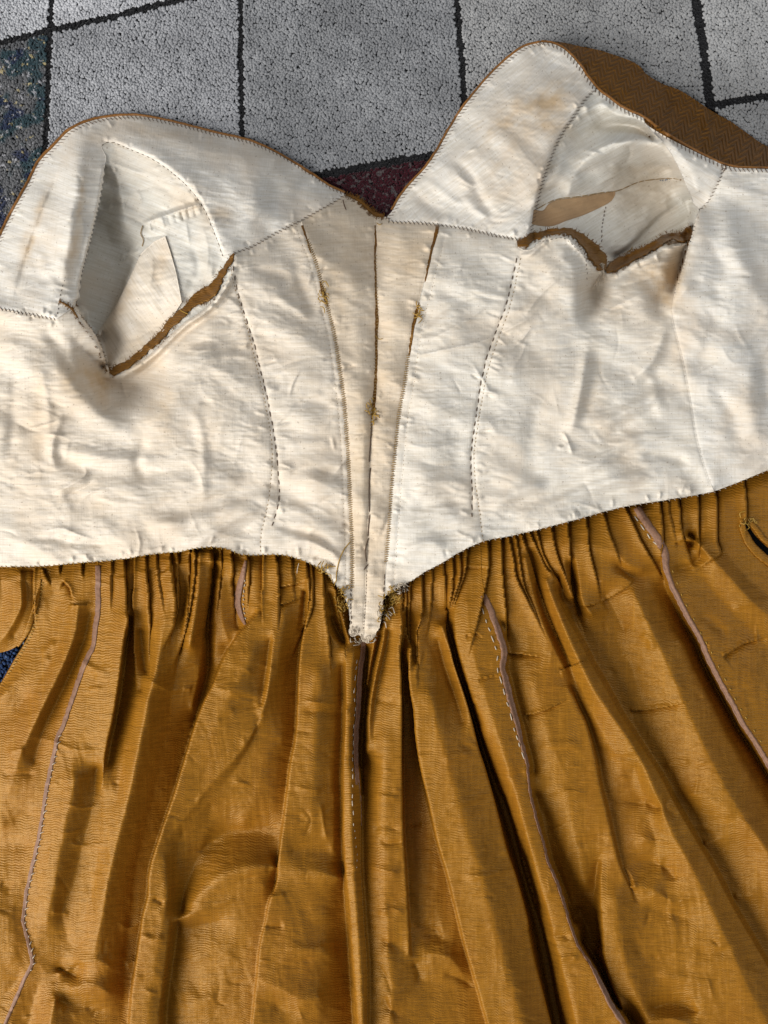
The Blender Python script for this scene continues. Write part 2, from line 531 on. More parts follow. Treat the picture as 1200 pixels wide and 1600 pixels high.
def ribbon(name, pts, fld, mat, parent, lift=1.5, crown=1.0, rough=0.5, n=6):
    """a tape or a raw strip: pts are (px, py, width)"""
    q = smooth(pts, 2.0); k = len(q)
    t = np.gradient(q[:, :2], axis=0); t /= np.linalg.norm(t, axis=1, keepdims=True)+1e-9
    nrm = np.stack([-t[:, 1], t[:, 0]], 1)
    s = np.arange(k)
    e1 = rough*(pn(s*0.21, s*0, 3)+0.6*pn(s*0.7, s*0, 4)); e2 = rough*(pn(s*0.23, s*0, 6)+0.6*pn(s*0.6, s*0, 8))
    V, UV = [], []
    for a in np.linspace(-0.5, 0.5, n):
        w = q[:, 2]*a+(e1 if a < 0 else e2)*abs(a)*2
        x, y = q[:, 0]+nrm[:, 0]*w, q[:, 1]+nrm[:, 1]*w
        h = np.maximum(fld.at(x, y), fld.at(q[:, 0], q[:, 1])-2)+lift+crown*(1-(2*a)**2)+0.35*pn(s*0.25, a*3+0*s, 9)
        V.append(P(x, y, h)); UV.append(np.stack([x, y], 1)/100)
    for a, src in ((-0.5, 0), (0.5, n-1)):
        w = q[:, 2]*a+(e1 if a < 0 else e2)
        x, y = q[:, 0]+nrm[:, 0]*w, q[:, 1]+nrm[:, 1]*w
        V.append(P(x, y, fld.at(x, y)-1.0)); UV.append(np.stack([x, y], 1)/100)
    order = [n]+list(range(n))+[n+1]
    b = np.arange(k-1); Fc = []
    for i in range(len(order)-1):
        A, B = order[i]*k, order[i+1]*k
        Fc.append(np.stack([A+b, A+b+1, B+b+1, B+b], 1))
    return link(name, fast_mesh(name, np.concatenate(V), np.concatenate(Fc), True, np.concatenate(UV)), parent, mat)

def rough_poly(pts, amp=1.0, step=2.0, seed=0, wl=6.0):
    q = smooth(pts, step, closed=True)[:, :2]
    L = np.concatenate([[0], np.cumsum(np.hypot(*np.diff(q, axis=0).T))])
    t = np.gradient(q, axis=0); t /= np.linalg.norm(t, axis=1, keepdims=True)+1e-9
    w = amp*(pn(L/wl, L*0, seed)+0.7*pn(L/wl*2.7, L*0, seed+5))
    return q+np.stack([-t[:, 1], t[:, 0]], 1)*w[:, None]

# ------------------------------------------------------------------ things and parts
def thing(name, label, cat, loc=(0, 0, 0), group=None):
    o = bpy.data.objects.new(name, None); COL.objects.link(o)
    o.location = loc; o['label'] = label; o['category'] = cat
    if group: o['group'] = group
    return o
def rev(p): return list(reversed(p))
def ext(pts, d=130):
    a, b = pts[-2], pts[-1]
    l = math.hypot(b[0]-a[0], b[1]-a[1])
    return list(pts)+[tuple([b[0]+(b[0]-a[0])/l*d, b[1]+(b[1]-a[1])/l*d]+list(b[2:]))]
def hgt(pts, *hs):
    """heights spread evenly along 2-D points"""
    t = np.linspace(0, 1, len(pts)); h = np.interp(t, np.linspace(0, 1, len(hs)), hs)
    return [(p[0], p[1], float(v)) for p, v in zip(pts, h)]
def off(pts, dx, dy=0): return [(p[0]+dx, p[1]+dy)+tuple(p[2:]) for p in pts]

# ---- rug: squares of cut pile with carved black lines between them
rug = thing('rug', 'grey cut pile rug with black lines dividing it into uneven squares', 'rug')
V1 = [(82, -260), (80, 0), (78, 48), (75, 150), (70, 240), (62, 400), (40, 800), (20, 1300)]
V2 = [(372, -260), (376, 0), (376, 100), (379, 215), (384, 420), (396, 800)]
V3 = [(695, -260), (714, 0), (722, 100), (726, 165), (738, 320), (765, 620)]
V4 = [(1062, -260), (1088, 0), (1100, 80), (1110, 165), (1135, 330)]
H1 = [(-300, 140), (0, 67), (80, 47), (180, 25), (262, 4), (376, -24), (600, -90)]
H2 = [(376, 308), (497, 274), (600, 256), (690, 239), (728, 229)]
H3 = [(1110, 165), (1150, 158), (1200, 150), (1450, 95)]
LINES = [(V1, 4.8), (V2, 4.8), (V3, 5.2), (V4, 8), (H1, 5.6), (H2, 6.6), (H3, 6.4)]
def xat(L, y): q = np.array(L); return np.interp(y, q[:, 1], q[:, 0])
def yat(L, x): q = np.array(L); return np.interp(x, q[:, 0], q[:, 1])
def dline(L, x, y):
    q = np.array(L, float); best = np.full(np.shape(x), 1e9)
    for a, b in zip(q[:-1], q[1:]):
        d = b-a; u = np.clip(((x-a[0])*d[0]+(y-a[1])*d[1])/(d@d), 0, 1)
        best = np.minimum(best, np.hypot(x-a[0]-u*d[0], y-a[1]-u*d[1]))
    return best
def region(x, y):
    """number of the rug square under a point"""
    r = np.zeros(np.shape(x), int)
    l1, l2, l3, l4 = x < xat(V1, y), x < xat(V2, y), x < xat(V3, y), x < xat(V4, y)
    up1 = y < yat(H1, x); up2 = y < yat(H2, x); up3 = y < yat(H3, x)
    r = np.where(l1, np.where(up1, 0, np.where(y < 760, 1, 8)), r)
    r = np.where(~l1 & l2, np.where(up1, 2, 3), r)
    r = np.where(~l2 & l3, np.where(up2, 4, 5), r)
    r = np.where(~l3 & l4, 6, r)
    r = np.where(~l4, np.where(up3, 7, 9), r)
    return r
def pile_mat(name, a, b, specks=()):
    t = NT(name)
    at = t.n('Attribute', attribute_name='tint')
    tc = t.n('TexCoord')
    n1 = t.n('TexNoise'); n1.inputs['Scale'].default_value = 14; n1.inputs['Detail'].default_value = 3
    t.l(tc.outputs['Object'], n1.inputs['Vector'])
    c = t.mix(at.outputs['Fac'], a, b)
    c = t.mix(t.ramp(n1.outputs[0], (0.42, (0, 0, 0)), (0.68, (0.5, 0.5, 0.5))), c, tuple(0.55*k for k in a))
    for i, (col, th, sc) in enumerate(specks):
        n2 = t.n('TexNoise'); n2.inputs['Scale'].default_value = sc; n2.inputs['Detail'].default_value = 2
        mp = t.n('Mapping'); mp.inputs['Location'].default_value = (i*3.1, i*1.7, 0)
        t.l(tc.outputs['Object'], mp.inputs[0]); t.l(mp.outputs[0], n2.inputs['Vector'])
        c = t.mix(t.ramp(n2.outputs[0], (th, (0, 0, 0)), (th+0.05, (0.85, 0.85, 0.85))), c, col)
    return t.done(c, 0.95, 0.1, None, 0.15)
GREY = {0: ((0.44, 0.445, 0.47), (0.60, 0.61, 0.635)), 2: ((0.42, 0.425, 0.45), (0.58, 0.585, 0.61)), 3: ((0.29, 0.295, 0.312), (0.42, 0.425, 0.445)),
        4: ((0.215, 0.22, 0.232), (0.325, 0.33, 0.342)), 6: ((0.26, 0.26, 0.264), (0.385, 0.385, 0.385)), 7: ((0.33, 0.33, 0.332), (0.47, 0.47, 0.47)), 9: ((0.29, 0.292, 0.295), (0.43, 0.432, 0.435))}
PM = {k: pile_mat('pile_grey', tuple(0.92*q for q in a), tuple(0.92*q for q in b)) for k, (a, b) in GREY.items()}
PM[1] = pile_mat('pile_mottled', (0.075, 0.078, 0.085), (0.155, 0.155, 0.16), [((0.014, 0.04, 0.05), 0.50, 30), ((0.016, 0.022, 0.055), 0.58, 45), ((0.36, 0.30, 0.16), 0.66, 150), ((0.30, 0.30, 0.32), 0.62, 180)])
PM[8] = pile_mat('pile_navy', (0.012, 0.03, 0.09), (0.03, 0.065, 0.16), [((0.10, 0.16, 0.26), 0.64, 160)])
PM[5] = pile_mat('pile_burgundy', (0.022, 0.003, 0.006), (0.045, 0.006, 0.011), [((0.075, 0.066, 0.066), 0.56, 170)])
PMB = pile_mat('pile_black', (0.006, 0.006, 0.007), (0.016, 0.016, 0.018))
def tufts(name, x, y, rad, hh, mat):
    """one mesh of leaning, squashed yarn ends (10 triangles each)"""
    k = len(x)
    an = rng.uniform(0, 6.283, k); ln = rng.uniform(0, 0.8, k)
    tx, ty = np.cos(an)*ln*rad, np.sin(an)*ln*rad
    ring = []
    rot = rng.uniform(0, 6.283, k); el = rng.uniform(0.65, 1.0, k); eo = rng.uniform(0, 3.14, k)
    V = []
    for lev, (rr, z) in enumerate(((0.9, -0.2), (1.0, 0.74))):
        for q in range(5):
            a = rot+q*1.2566+lev*0.6
            u, v = np.cos(a-eo)*rr*rad, np.sin(a-eo)*rr*rad*el
            dx, dy = u*np.cos(eo)-v*np.sin(eo), u*np.sin(eo)+v*np.cos(eo)
            V.append(P(x+dx+tx*lev*0.6, y+dy+ty*lev*0.6, hh*z+rng.uniform(-0.5, 0.5, k)))
    V.append(P(x+tx, y+ty, hh*1.0))
    V = np.stack(V, 1)                                   # k, 11, 3
    fs = []
    for q in range(5):
        q2 = (q+1) % 5
        fs += [(q, q2, 5+q), (q2, 5+q2, 5+q), (5+q, 5+q2, 10)]
    f = np.array(fs)[None]+11*np.arange(k)[:, None, None]
    f = f[:, :, ::-1]
    me = fast_mesh(name, V.reshape(-1, 3), f.reshape(-1, 3))
    a = me.attributes.new('tint', 'FLOAT', 'POINT')
    a.data.foreach_set('value', np.repeat(np.clip(rng.normal(0.5, 0.2, k)+0.35*pn(x/26, y/20, 77), 0, 1), 11).astype(np.float32))
    o = link(name, me, rug, mat); o['kind'] = 'stuff'
    return o
def scatter(x0, y0, x1, y1, st):
    gx, gy = np.meshgrid(np.arange(x0, x1, st), np.arange(y0, y1, st*0.88))
    gx[1::2] += st/2
    return (gx+rng.uniform(-0.38, 0.38, gx.shape)*st).ravel(), (gy+rng.uniform(-0.38, 0.38, gx.shape)*st).ravel()
tx_, ty_ = scatter(-240, -190, 1440, 400, 3.6)
t2, t3 = scatter(-160, 400, 60, 1130, 5.0)
t4, t5 = scatter(1285, 400, 1600, 1900, 7.0); t6, t7 = scatter(-400, 400, -160, 1900, 7.0); t8, t9 = scatter(1440, -190, 1600, 400, 7.0); t10, t11 = scatter(-400, -190, -240, 400, 7.0)
tx_ = np.concatenate([tx_, t2, t4, t6, t8, t10]); ty_ = np.concatenate([ty_, t3, t5, t7, t9, t11])
coarse = np.zeros(len(tx_), bool); coarse[len(tx_)-len(t4)-len(t6)-len(t8)-len(t10):] = True
keep = ~((tx_ > 40) & (tx_ < 520) & (ty_ > 330)) & ~((tx_ > 700) & (tx_ < 1180) & (ty_ > 300))
tx_, ty_, coarse = tx_[keep], ty_[keep], coarse[keep]
wob = 1.0*pn(tx_/9, ty_/9, 2)
inl = np.zeros(len(tx_), bool)
for L, w in LINES: inl |= dline(L, tx_, ty_) < w+wob
reg = region(tx_, ty_)
hp = 9+0.9*rng.uniform(-1, 1, len(tx_))+1.6*pn(tx_/22, ty_/22, 4)+0.9*pn(tx_/9, ty_/9, 8)
for k in range(10):
    m = (reg == k) & ~inl
    if m.sum() > 20:
        o = tufts('pile_square', tx_[m], ty_[m], rng.uniform(2.5, 3.7, m.sum())*np.where(coarse[m], 1.7, 1), hp[m], PM[k])
        o['label'] = {0: 'light grey pile square in the far left corner', 1: 'mottled grey pile square flecked with teal and yellow', 2: 'light grey pile square at the top edge', 3: 'grey pile square above the left shoulder',
                      4: 'darker grey pile square above the neckline point', 5: 'burgundy pile square seen through the neckline', 6: 'grey pile square above the right shoulder', 7: 'pale grey pile square in the far right corner',
                      8: 'navy pile square seen through the pocket slit', 9: 'grey pile square beside the right sleeve'}[k]
tufts('carved_line', tx_[inl], ty_[inl], rng.uniform(2.4, 3.4, inl.sum())*np.where(coarse[inl], 1.7, 1), hp[inl]*0.72, PMB)
bx = np.array([(-420, -330), (1620, -330), (1620, 1950), (-420, 1950)], float)
tv = np.concatenate([P(bx[:, 0], bx[:, 1], np.full(4, 1.5)), P(bx[:, 0], bx[:, 1], np.full(4, -6.0))])
link('rug_backing', fast_mesh('rug_backing', tv, [(3, 2, 1, 0), (0, 1, 5, 4), (1, 2, 6, 5), (2, 3, 7, 6), (3, 0, 4, 7), (4, 5, 6, 7)], False), rug, plain('rug_backing', (0.05, 0.05, 0.055), 0.95, 0.1, 0.2, 300))

# ---- traced outlines of the dress, photograph pixels
NECK_L = [(-75, 520), (-40, 450), (0, 370), (20, 330), (45, 285), (62, 252), (85, 228), (105, 207), (130, 193), (165, 184), (210, 181), (250, 187), (290, 196), (340, 209), (385, 219), (420, 233), (455, 252), (490, 274), (515, 291), (540, 303)]
NECK_C = [(540, 303), (560, 313), (578, 327), (590, 336), (604, 339)]
NECK_R = [(604, 339), (613, 329), (625, 308), (645, 283), (665, 262), (680, 240), (695, 215), (712, 185), (730, 160), (750, 135), (775, 108), (800, 86), (820, 73), (845, 66)]
EDGE_R1 = [(845, 66), (862, 68), (880, 76), (895, 90), (910, 108), (925, 129), (932, 138)]
EDGE_R2 = [(932, 138), (950, 152), (975, 170), (1005, 184)]
EDGE_R3 = [(1005, 184), (1030, 203), (1060, 222), (1095, 241), (1131, 258)]
EDGE_R4 = [(1131, 258), (1150, 262), (1200, 264), (1310, 268)]
OUTER_R = [(845, 66), (870, 65), (905, 72), (935, 78), (960, 86), (985, 95), (1000, 104), (1009, 115), (1035, 131), (1060, 140), (1085, 155), (1110, 172), (1145, 192), (1170, 210), (1200, 229), (1310, 262)]
S1 = [(368, 395), (395, 385), (430, 365), (470, 345), (500, 328), (520, 317), (540, 303)]
S2 = [(471, 345), (480, 375), (492, 405), (502, 440), (512, 480), (522, 520), (530, 570), (537, 620), (542, 680), (545, 730), (548, 800), (550, 850), (550, 920), (547, 975)]
S3 = [(587, 335), (587, 400), (588, 450), (590, 500), (587, 560), (586, 610), (582, 640), (580, 680), (578, 720), (577, 780), (575, 830), (573, 880), (571, 940), (567, 1003)]
S4 = [(685, 352), (676, 390), (665, 430), (655, 470), (645, 510), (638, 555), (632, 600), (623, 650), (618, 700), (612, 760), (608, 820), (603, 880), (600, 935)]
S5 = [(364, 415), (370, 450), (382, 490), (395, 530), (405, 570), (415, 610), (423, 650), (430, 690), (434, 730), (436, 780), (425, 822)]
S5b = [(360, 420), (368, 452), (379, 490), (391, 530), (401, 572), (411, 615), (419, 655), (425, 700), (424, 740), (417, 795), (408, 835), (407, 866)]
S6 = [(808, 402), (800, 440), (790, 480), (778, 510), (765, 545), (755, 580), (748, 620), (742, 660), (736, 710), (737, 760), (738, 808)]
S6b = [(814, 402), (806, 440), (797, 478), (786, 510), (773, 545), (762, 580), (754, 620), (747, 660), (741, 710), (743, 755), (748, 790), (755, 845)]
S7 = [(604, 339), (610, 346), (650, 348), (690, 352), (730, 358), (770, 367), (808, 374)]
S8 = [(158, 228), (166, 223), (178, 223), (200, 232), (240, 250), (275, 275), (300, 300), (318, 325), (335, 365), (348, 400)]
S10 = [(-75, 470), (0, 482), (40, 490), (88, 499)]
S11 = [(932, 138), (915, 155), (895, 185), (875, 215), (860, 250), (848, 285), (838, 325), (828, 371)]
S12 = [(1131, 258), (1125, 280), (1115, 300), (1108, 313), (1093, 328)]
LIP_L = [(158, 228), (158, 260), (151, 310), (142, 350), (130, 400), (122, 432), (117, 478)]
RAW_L = [(117, 478), (128, 500), (145, 522), (158, 550), (165, 572), (171, 590)]          # left flap of the left armhole
LIPF_L = [(171, 590), (205, 573), (240, 547), (260, 527), (290, 500), (310, 487), (330, 470), (350, 442), (361, 420), (368, 395)]
LIPF_R1 = [(808, 374), (813, 388), (828, 390), (845, 376), (862, 366), (885, 364), (896, 373), (910, 387), (922, 407), (933, 420), (942, 428)]
LIPF_R2 = [(942, 428), (955, 426), (985, 409), (1020, 393), (1035, 382), (1055, 383), (1080, 378)]
BAND_R = [(1005, 184), (1030, 210), (1050, 233), (1066, 262), (1079, 292), (1093, 328)]
BACK_R = [(1093, 328), (1088, 352), (1081, 378), (1070, 420), (1058, 455), (1050, 490), (1056, 520), (1066, 560), (1078, 620), (1090, 690), (1106, 745), (1116, 768)]
WAIST_L = [(-110, 890), (0, 886), (60, 885), (120, 880), (180, 875), (240, 866), (280, 862), (305, 857), (325, 855), (355, 858), (375, 866), (410, 867), (440, 867), (465, 873), (490, 883), (510, 895), (522, 912), (535, 925), (541, 940), (545, 955), (547, 975)]
WAIST_C1 = [(547, 975), (545, 986), (549, 994), (560, 993), (567, 1003)]
WAIST_C2 = [(567, 1003), (578, 1002), (590, 985), (597, 962), (600, 935)]
WAIST_R = [(600, 935), (607, 927), (622, 918), (645, 906), (665, 893), (690, 880), (720, 862), (755, 846), (800, 837), (850, 825), (900, 812), (950, 798), (985, 790), (1030, 783), (1080, 775), (1116, 768)]
WAIST_R2 = [(1116, 768), (1160, 751), (1200, 735), (1310, 700)]

# stains of the old linen (px, py, rx, ry, strength, turn)
STAINS += [(205, 560, 60, 34, 0.16, -30), (160, 600, 50, 40, 0.16, 20), (930, 440, 60, 26, 0.14, -20), (830, 240, 70, 90, 0.07, 20), (420, 240, 90, 30, 0.05, 15), (70, 400, 40, 90, 0.09, 20), (500, 480, 60, 120, 0.05, 0), (640, 620, 40, 150, 0.05, 0), (80, 700, 90, 70, 0.06, 0), (230, 800, 120, 40, 0.05, 0), (880, 620, 60, 90, 0.04, 0), (1080, 560, 30, 90, 0.06, 0), (1170, 640, 40, 50, 0.07, 0), (560, 800, 30, 90, 0.08, 0),
           (870, 150, 45, 22, 0.30, -35), (800, 190, 70, 35, 0.20, -40), (870, 195, 28, 20, 0.22, 0), (780, 290, 60, 40, 0.10, 0), (240, 205, 70, 12, 0.18, 8), (300, 320, 40, 22, 0.10, 20),
           (345, 335, 22, 14, 0.16, 30), (60, 330, 7, 60, 0.22, 26), (48, 380, 6, 40, 0.26, 22), (128, 300, 5, 40, 0.26, 8), (112, 400, 8, 50, 0.22, 12), (150, 215, 16, 12, 0.14, 0),
           (1045, 440, 28, 45, 0.40, 15), (1010, 430, 40, 20, 0.2, -20), (945, 480, 25, 20, 0.2, 0), (600, 640, 18, 90, 0.16, 0), (570, 690, 14, 80, 0.14, 0), (560, 380, 40, 60, 0.12, 0), (640, 400, 40, 40, 0.12, 0),
           (120, 590, 60, 30, 0.16, 30), (250, 640, 22, 40, 0.18, 10), (60, 640, 10, 110, 0.10, 0), (300, 650, 60, 90, 0.05, 0), (480, 420, 30, 80, 0.06, 0), (250, 410, 12, 30, 0.25, 10), (190, 470, 14, 45, 0.22, 24),
           (850, 270, 14, 40, 0.14, 12), (990, 265, 60, 8, 0.10, 0), (500, 230, 40, 30, 0.05, 0), (120, 780, 60, 30, 0.07, 0), (680, 420, 40, 60, 0.06, 0), (930, 600, 20, 60, 0.06, 0)]

# ------------------------------------------------------------------ bodice height field
BF = Field(15)
L = BF.line
L(hgt(NECK_L, 14, 14, 15, 15, 15, 14), 0.1); L(hgt(NECK_C, 14, 14), 0.1); L(hgt(NECK_R, 14, 16, 19, 26), 0.1)
L(hgt(EDGE_R1, 26, 42), 0.0); L(hgt(EDGE_R2, 42, 54), 0.0); L(hgt(EDGE_R3, 54, 60), 0.0); L(hgt(EDGE_R4, 60, 62), 0.0)
L(hgt(OUTER_R, 24, 16, 15, 15), 0.1)
L(hgt([(925, 108), (960, 135), (1000, 158), (1030, 182), (1070, 205), (1110, 232), (1150, 244), (1310, 260)], 34, 46, 50, 48), 0.6)
L(hgt([(1030, 140), (1040, 165), (1052, 185), (1060, 200)], 24, 40, 50), 0.2); L(hgt([(1040, 142), (1052, 165), (1066, 188), (1076, 206)], 17, 28, 46), 0.2)
L(hgt([(1100, 172), (1108, 205), (1118, 240)], 24, 40, 50), 0.3); L(hgt([(1110, 178), (1120, 210), (1132, 246)], 18, 30, 48), 0.3); L(hgt([(1085, 165), (1095, 200), (1100, 232)], 18, 32, 48), 0.4)
# yokes
L(hgt([(430, 250), (360, 240), (280, 215), (200, 205)], 30, 34, 34, 28), 1)
L(hgt(S1, 52, 44, 34, 18), 0.2); L(hgt(S7, 13, 34, 46, 54), 0.2)
L(hgt(off(S8[2:], 4, -3), 34, 48, 54, 54), 0.3); L(hgt(off(S8[2:], -4, 4), 28, 43, 50, 50), 0.3)
L(hgt([(380, 250), (400, 300), (390, 350)], 38, 48, 54), 1)
L(hgt([(690, 300), (760, 210), (830, 130)], 34, 44, 44), 1); L(hgt([(770, 330), (830, 230), (880, 150)], 50, 52, 48), 1)
L(hgt(off(S11, -4), 46, 54, 54, 56), 0.3); L(hgt(off(S11, 4), 42, 48, 46, 44), 0.3)
# left band
L(hgt([(140, 215), (120, 245), (118, 290), (112, 330), (104, 390), (92, 445)], 26, 44, 54, 58, 58, 56), 0.9)
L(hgt([(98, 250), (75, 300), (50, 360), (30, 420), (10, 470)], 28, 34, 38, 40), 0.8)
L(hgt([(88, 275), (66, 330), (42, 400), (25, 460)], 26, 30, 34, 36), 0.6)
L(hgt([(60, 300), (40, 350), (15, 400)], 26, 30, 30), 0.7)
L(hgt(off(LIP_L[1:], -2), 40, 47, 50, 50), 0.1); L(hgt(off(LIP_L[1:], 3), 28, 12, -6, -8), 0.0); L(hgt([(178, 262), (188, 300), (196, 350), (200, 395), (182, 450), (165, 500), (160, 530)], 36, 32, 26, 10, -6, -6, 0), 0.6)
L(hgt([(140, 250), (134, 300), (126, 350), (114, 400), (104, 450)], 40, 49, 50, 52), 0.6)
L(hgt(S10, 40, 52, 55), 0.3)
# inside the left armhole
L(hgt([(185, 250), (176, 300), (166, 350), (155, 400), (146, 440), (143, 480), (148, 510)], 30, 24, 14, 0, -10, -10, -6), 0.6)
L(hgt([(172, 292), (205, 292), (240, 308), (262, 325)], 22, 30, 36, 40), 0.4); L(hgt([(158, 322), (190, 318), (225, 332), (240, 340)], 12, 20, 26, 30), 0.3)
L(hgt([(215, 275), (262, 300), (300, 330)], 34, 42, 46), 0.8)
L(hgt([(222, 352), (240, 343), (270, 334), (300, 324), (322, 318)], 28, 36, 44, 50, 50), 0.2)
L(hgt([(226, 344), (250, 332), (280, 322), (312, 312)], 24, 32, 40, 46), 0.2)
L(hgt([(128, 432), (150, 422), (180, 405), (205, 392), (222, 378)], -2, 4, 10, 20, 30), 0.1)
L(hgt([(140, 450), (165, 440), (190, 430), (204, 415)], -6, -3, 0, 6), 0.1)
L(hgt([(228, 392), (212, 425), (196, 460), (176, 495), (156, 525)], 40, 37, 33, 30, 26), 0.5)
L(hgt([(206, 402), (192, 440), (176, 472), (160, 500), (148, 520)], 10, 3, -2, -4, 0), 0.5)
L(hgt([(256, 370), (268, 400), (276, 430), (284, 470)], 42, 44, 46, 46), 0.3)
L(hgt(off(LIPF_L[:-1], -14, -16), 22, 32, 40, 44, 50), 0.2)
L(hgt([(300, 400), (305, 440), (300, 470)], 46, 47, 46), 0.8); L(hgt([(330, 400), (332, 430)], 51, 50), 0.8)
# raw lips of the left armhole
L(hgt(off(RAW_L, -2), 52, 50, 46, 40, 34, 30), 0.1); L(hgt(off(RAW_L[1:-1], 5), 6, 8, 14, 18), 0.0)
L(hgt(off(LIPF_L, 1, 2), 30, 42, 52, 57, 57), 0.1)
L(hgt([(88, 499), (108, 520), (130, 545), (148, 572), (160, 596)], 56, 50, 42, 33, 28), 0.2)
L(hgt([(158, 602), (180, 612), (205, 612), (232, 596), (256, 572)], 22, 20, 22, 28, 42), 0.8)
L(hgt([(100, 560), (130, 610), (165, 650), (200, 664), (238, 655), (264, 628), (282, 590), (310, 545)], 56, 56, 57, 58, 60, 62, 63, 62), 0.9)
L(hgt([(20, 540), (60, 620), (110, 680), (200, 705), (300, 680)], 52, 54, 56, 57, 56), 1)
L(hgt([(345, 470), (330, 520), (320, 580), (330, 650)], 60, 60, 60, 57), 1)
# fronts
L(hgt(S5, 57, 57, 55, 52, 48), 0.6); L(hgt([(410, 390), (440, 470), (465, 560), (480, 650), (488, 760), (500, 840)], 53, 57, 57, 56, 54, 48), 1)
L(hgt(S2[:-1], 43, 50, 52, 52, 47, 40), 0.6)
L(hgt([(530, 330), (548, 420), (562, 520), (568, 640), (566, 780), (562, 900)], 24, 46, 53, 54, 51, 42), 0.9)
L(hgt(S3[:-2], 14, 42, 48, 50, 49, 48, 40), 0.1)
L(hgt([(625, 360), (618, 440), (612, 520), (604, 620), (598, 740), (590, 870)], 36, 50, 54, 54, 51, 42), 0.9)
L(hgt(S4[:-1], 46, 51, 53, 53, 49, 41), 0.6)
L(hgt([(740, 380), (715, 480), (690, 580), (672, 700), (662, 820)], 52, 58, 58, 57, 50), 1)
L(hgt(S6, 57, 57, 56, 54, 50), 0.6)
L(hgt(WAIST_L[:-4], 46, 46, 46, 45, 42), 0.1); L(hgt(WAIST_L[-4:]+WAIST_C1[1:]+WAIST_C2[1:], 40, 37, 37, 40), 0.1)
L(hgt(WAIST_R, 40, 46, 48, 50), 0.1); L(hgt(WAIST_R2, 50, 52), 0.1)
L(hgt([(-110, 700), (60, 740), (200, 770), (330, 750), (420, 740)], 52, 53, 54, 54, 54), 1)
L(hgt([(-110, 820), (60, 835), (200, 832), (330, 815)], 50, 50, 50, 50), 1)
# right armhole: left flap, hollow, right lip, inside
L(hgt(LIPF_R1, 55, 58, 60, 57, 48, 38), 0.1); L(hgt(off(LIPF_R1[3:], 6, -14), 40, 42, 40, 30), 0.2)
L(hgt(LIPF_R2, 36, 42, 48, 52), 0.1); L(hgt(off(LIPF_R2[2:], -4, -14), 16, 12, 14), 0.1)
L(hgt([(942, 432), (928, 455), (916, 472), (910, 486)], 28, 24, 25, 32), 0.7)
L(hgt([(940, 446), (932, 466), (922, 480)], 27, 25, 29), 0.7)
L(hgt([(880, 392), (898, 430), (902, 470), (900, 500)], 60, 58, 56, 54), 0.6)
L(hgt([(962, 440), (948, 470), (938, 500), (925, 525)], 44, 46, 50, 54), 0.7)
L(hgt([(870, 520), (900, 520), (925, 540)], 60, 57, 58), 1)
L(hgt([(985, 440), (1010, 470), (1000, 560)], 55, 58, 58), 1)
L(hgt([(1050, 400), (1035, 450), (1028, 495)], 48, 50, 54), 0.8)
L(hgt(off(BACK_R[:6], 2), 64, 68, 70, 70, 68, 64), 0.2); L(hgt(off(BACK_R[1:5], -7), 6, 18, 26, 42), 0.1)
L(hgt(BACK_R[5:], 60, 58, 54), 0.6)
L(hgt([(1140, 330), (1150, 450), (1150, 600), (1160, 720)], 66, 68, 64, 56), 1); L(hgt([(1250, 330), (1250, 690)], 62, 54), 1)
L(hgt([(888, 304), (897, 274), (918, 246), (945, 228), (975, 222), (1003, 214), (1022, 222), (1045, 246), (1064, 272), (1078, 296)], 44, 50, 58, 62, 63, 63, 61, 57, 52, 48), 0.5)
L(hgt([(893, 235), (925, 208), (960, 196), (995, 200), (1020, 220)], 38, 28, 20, 22, 34), 0.8)
L(hgt([(940, 160), (965, 180), (1000, 188), (1028, 212), (1048, 236), (1063, 266)], 48, 50, 54, 58, 60, 60), 0.4)
L(hgt([(1030, 195), (1070, 245), (1092, 300)], 62, 64, 66), 0.6)
L(hgt([(838, 326), (868, 312), (905, 307), (940, 301), (965, 298), (1000, 284), (1040, 279), (1066, 280)], 44, 40, 36, 32, 28, 20, 12, 8), 0.2)
L(hgt([(970, 262), (1000, 258), (1030, 258), (1052, 266)], 34, 26, 18, 14), 0.4)
L(hgt([(850, 345), (900, 335), (940, 325)], 42, 34, 28), 0.5)
L(hgt([(940, 400), (975, 385), (1005, 360), (1030, 335), (1060, 318), (1084, 312)], 26, 25, 23, 18, 12, 4), 0.5)
L(hgt([(960, 404), (990, 390), (1015, 368), (1040, 346), (1075, 332)], 4, -6, -10, -12, -12), 0.2)
L(hgt([(980, 340), (1030, 310)], 25, 18), 1)
r = BF.ridge
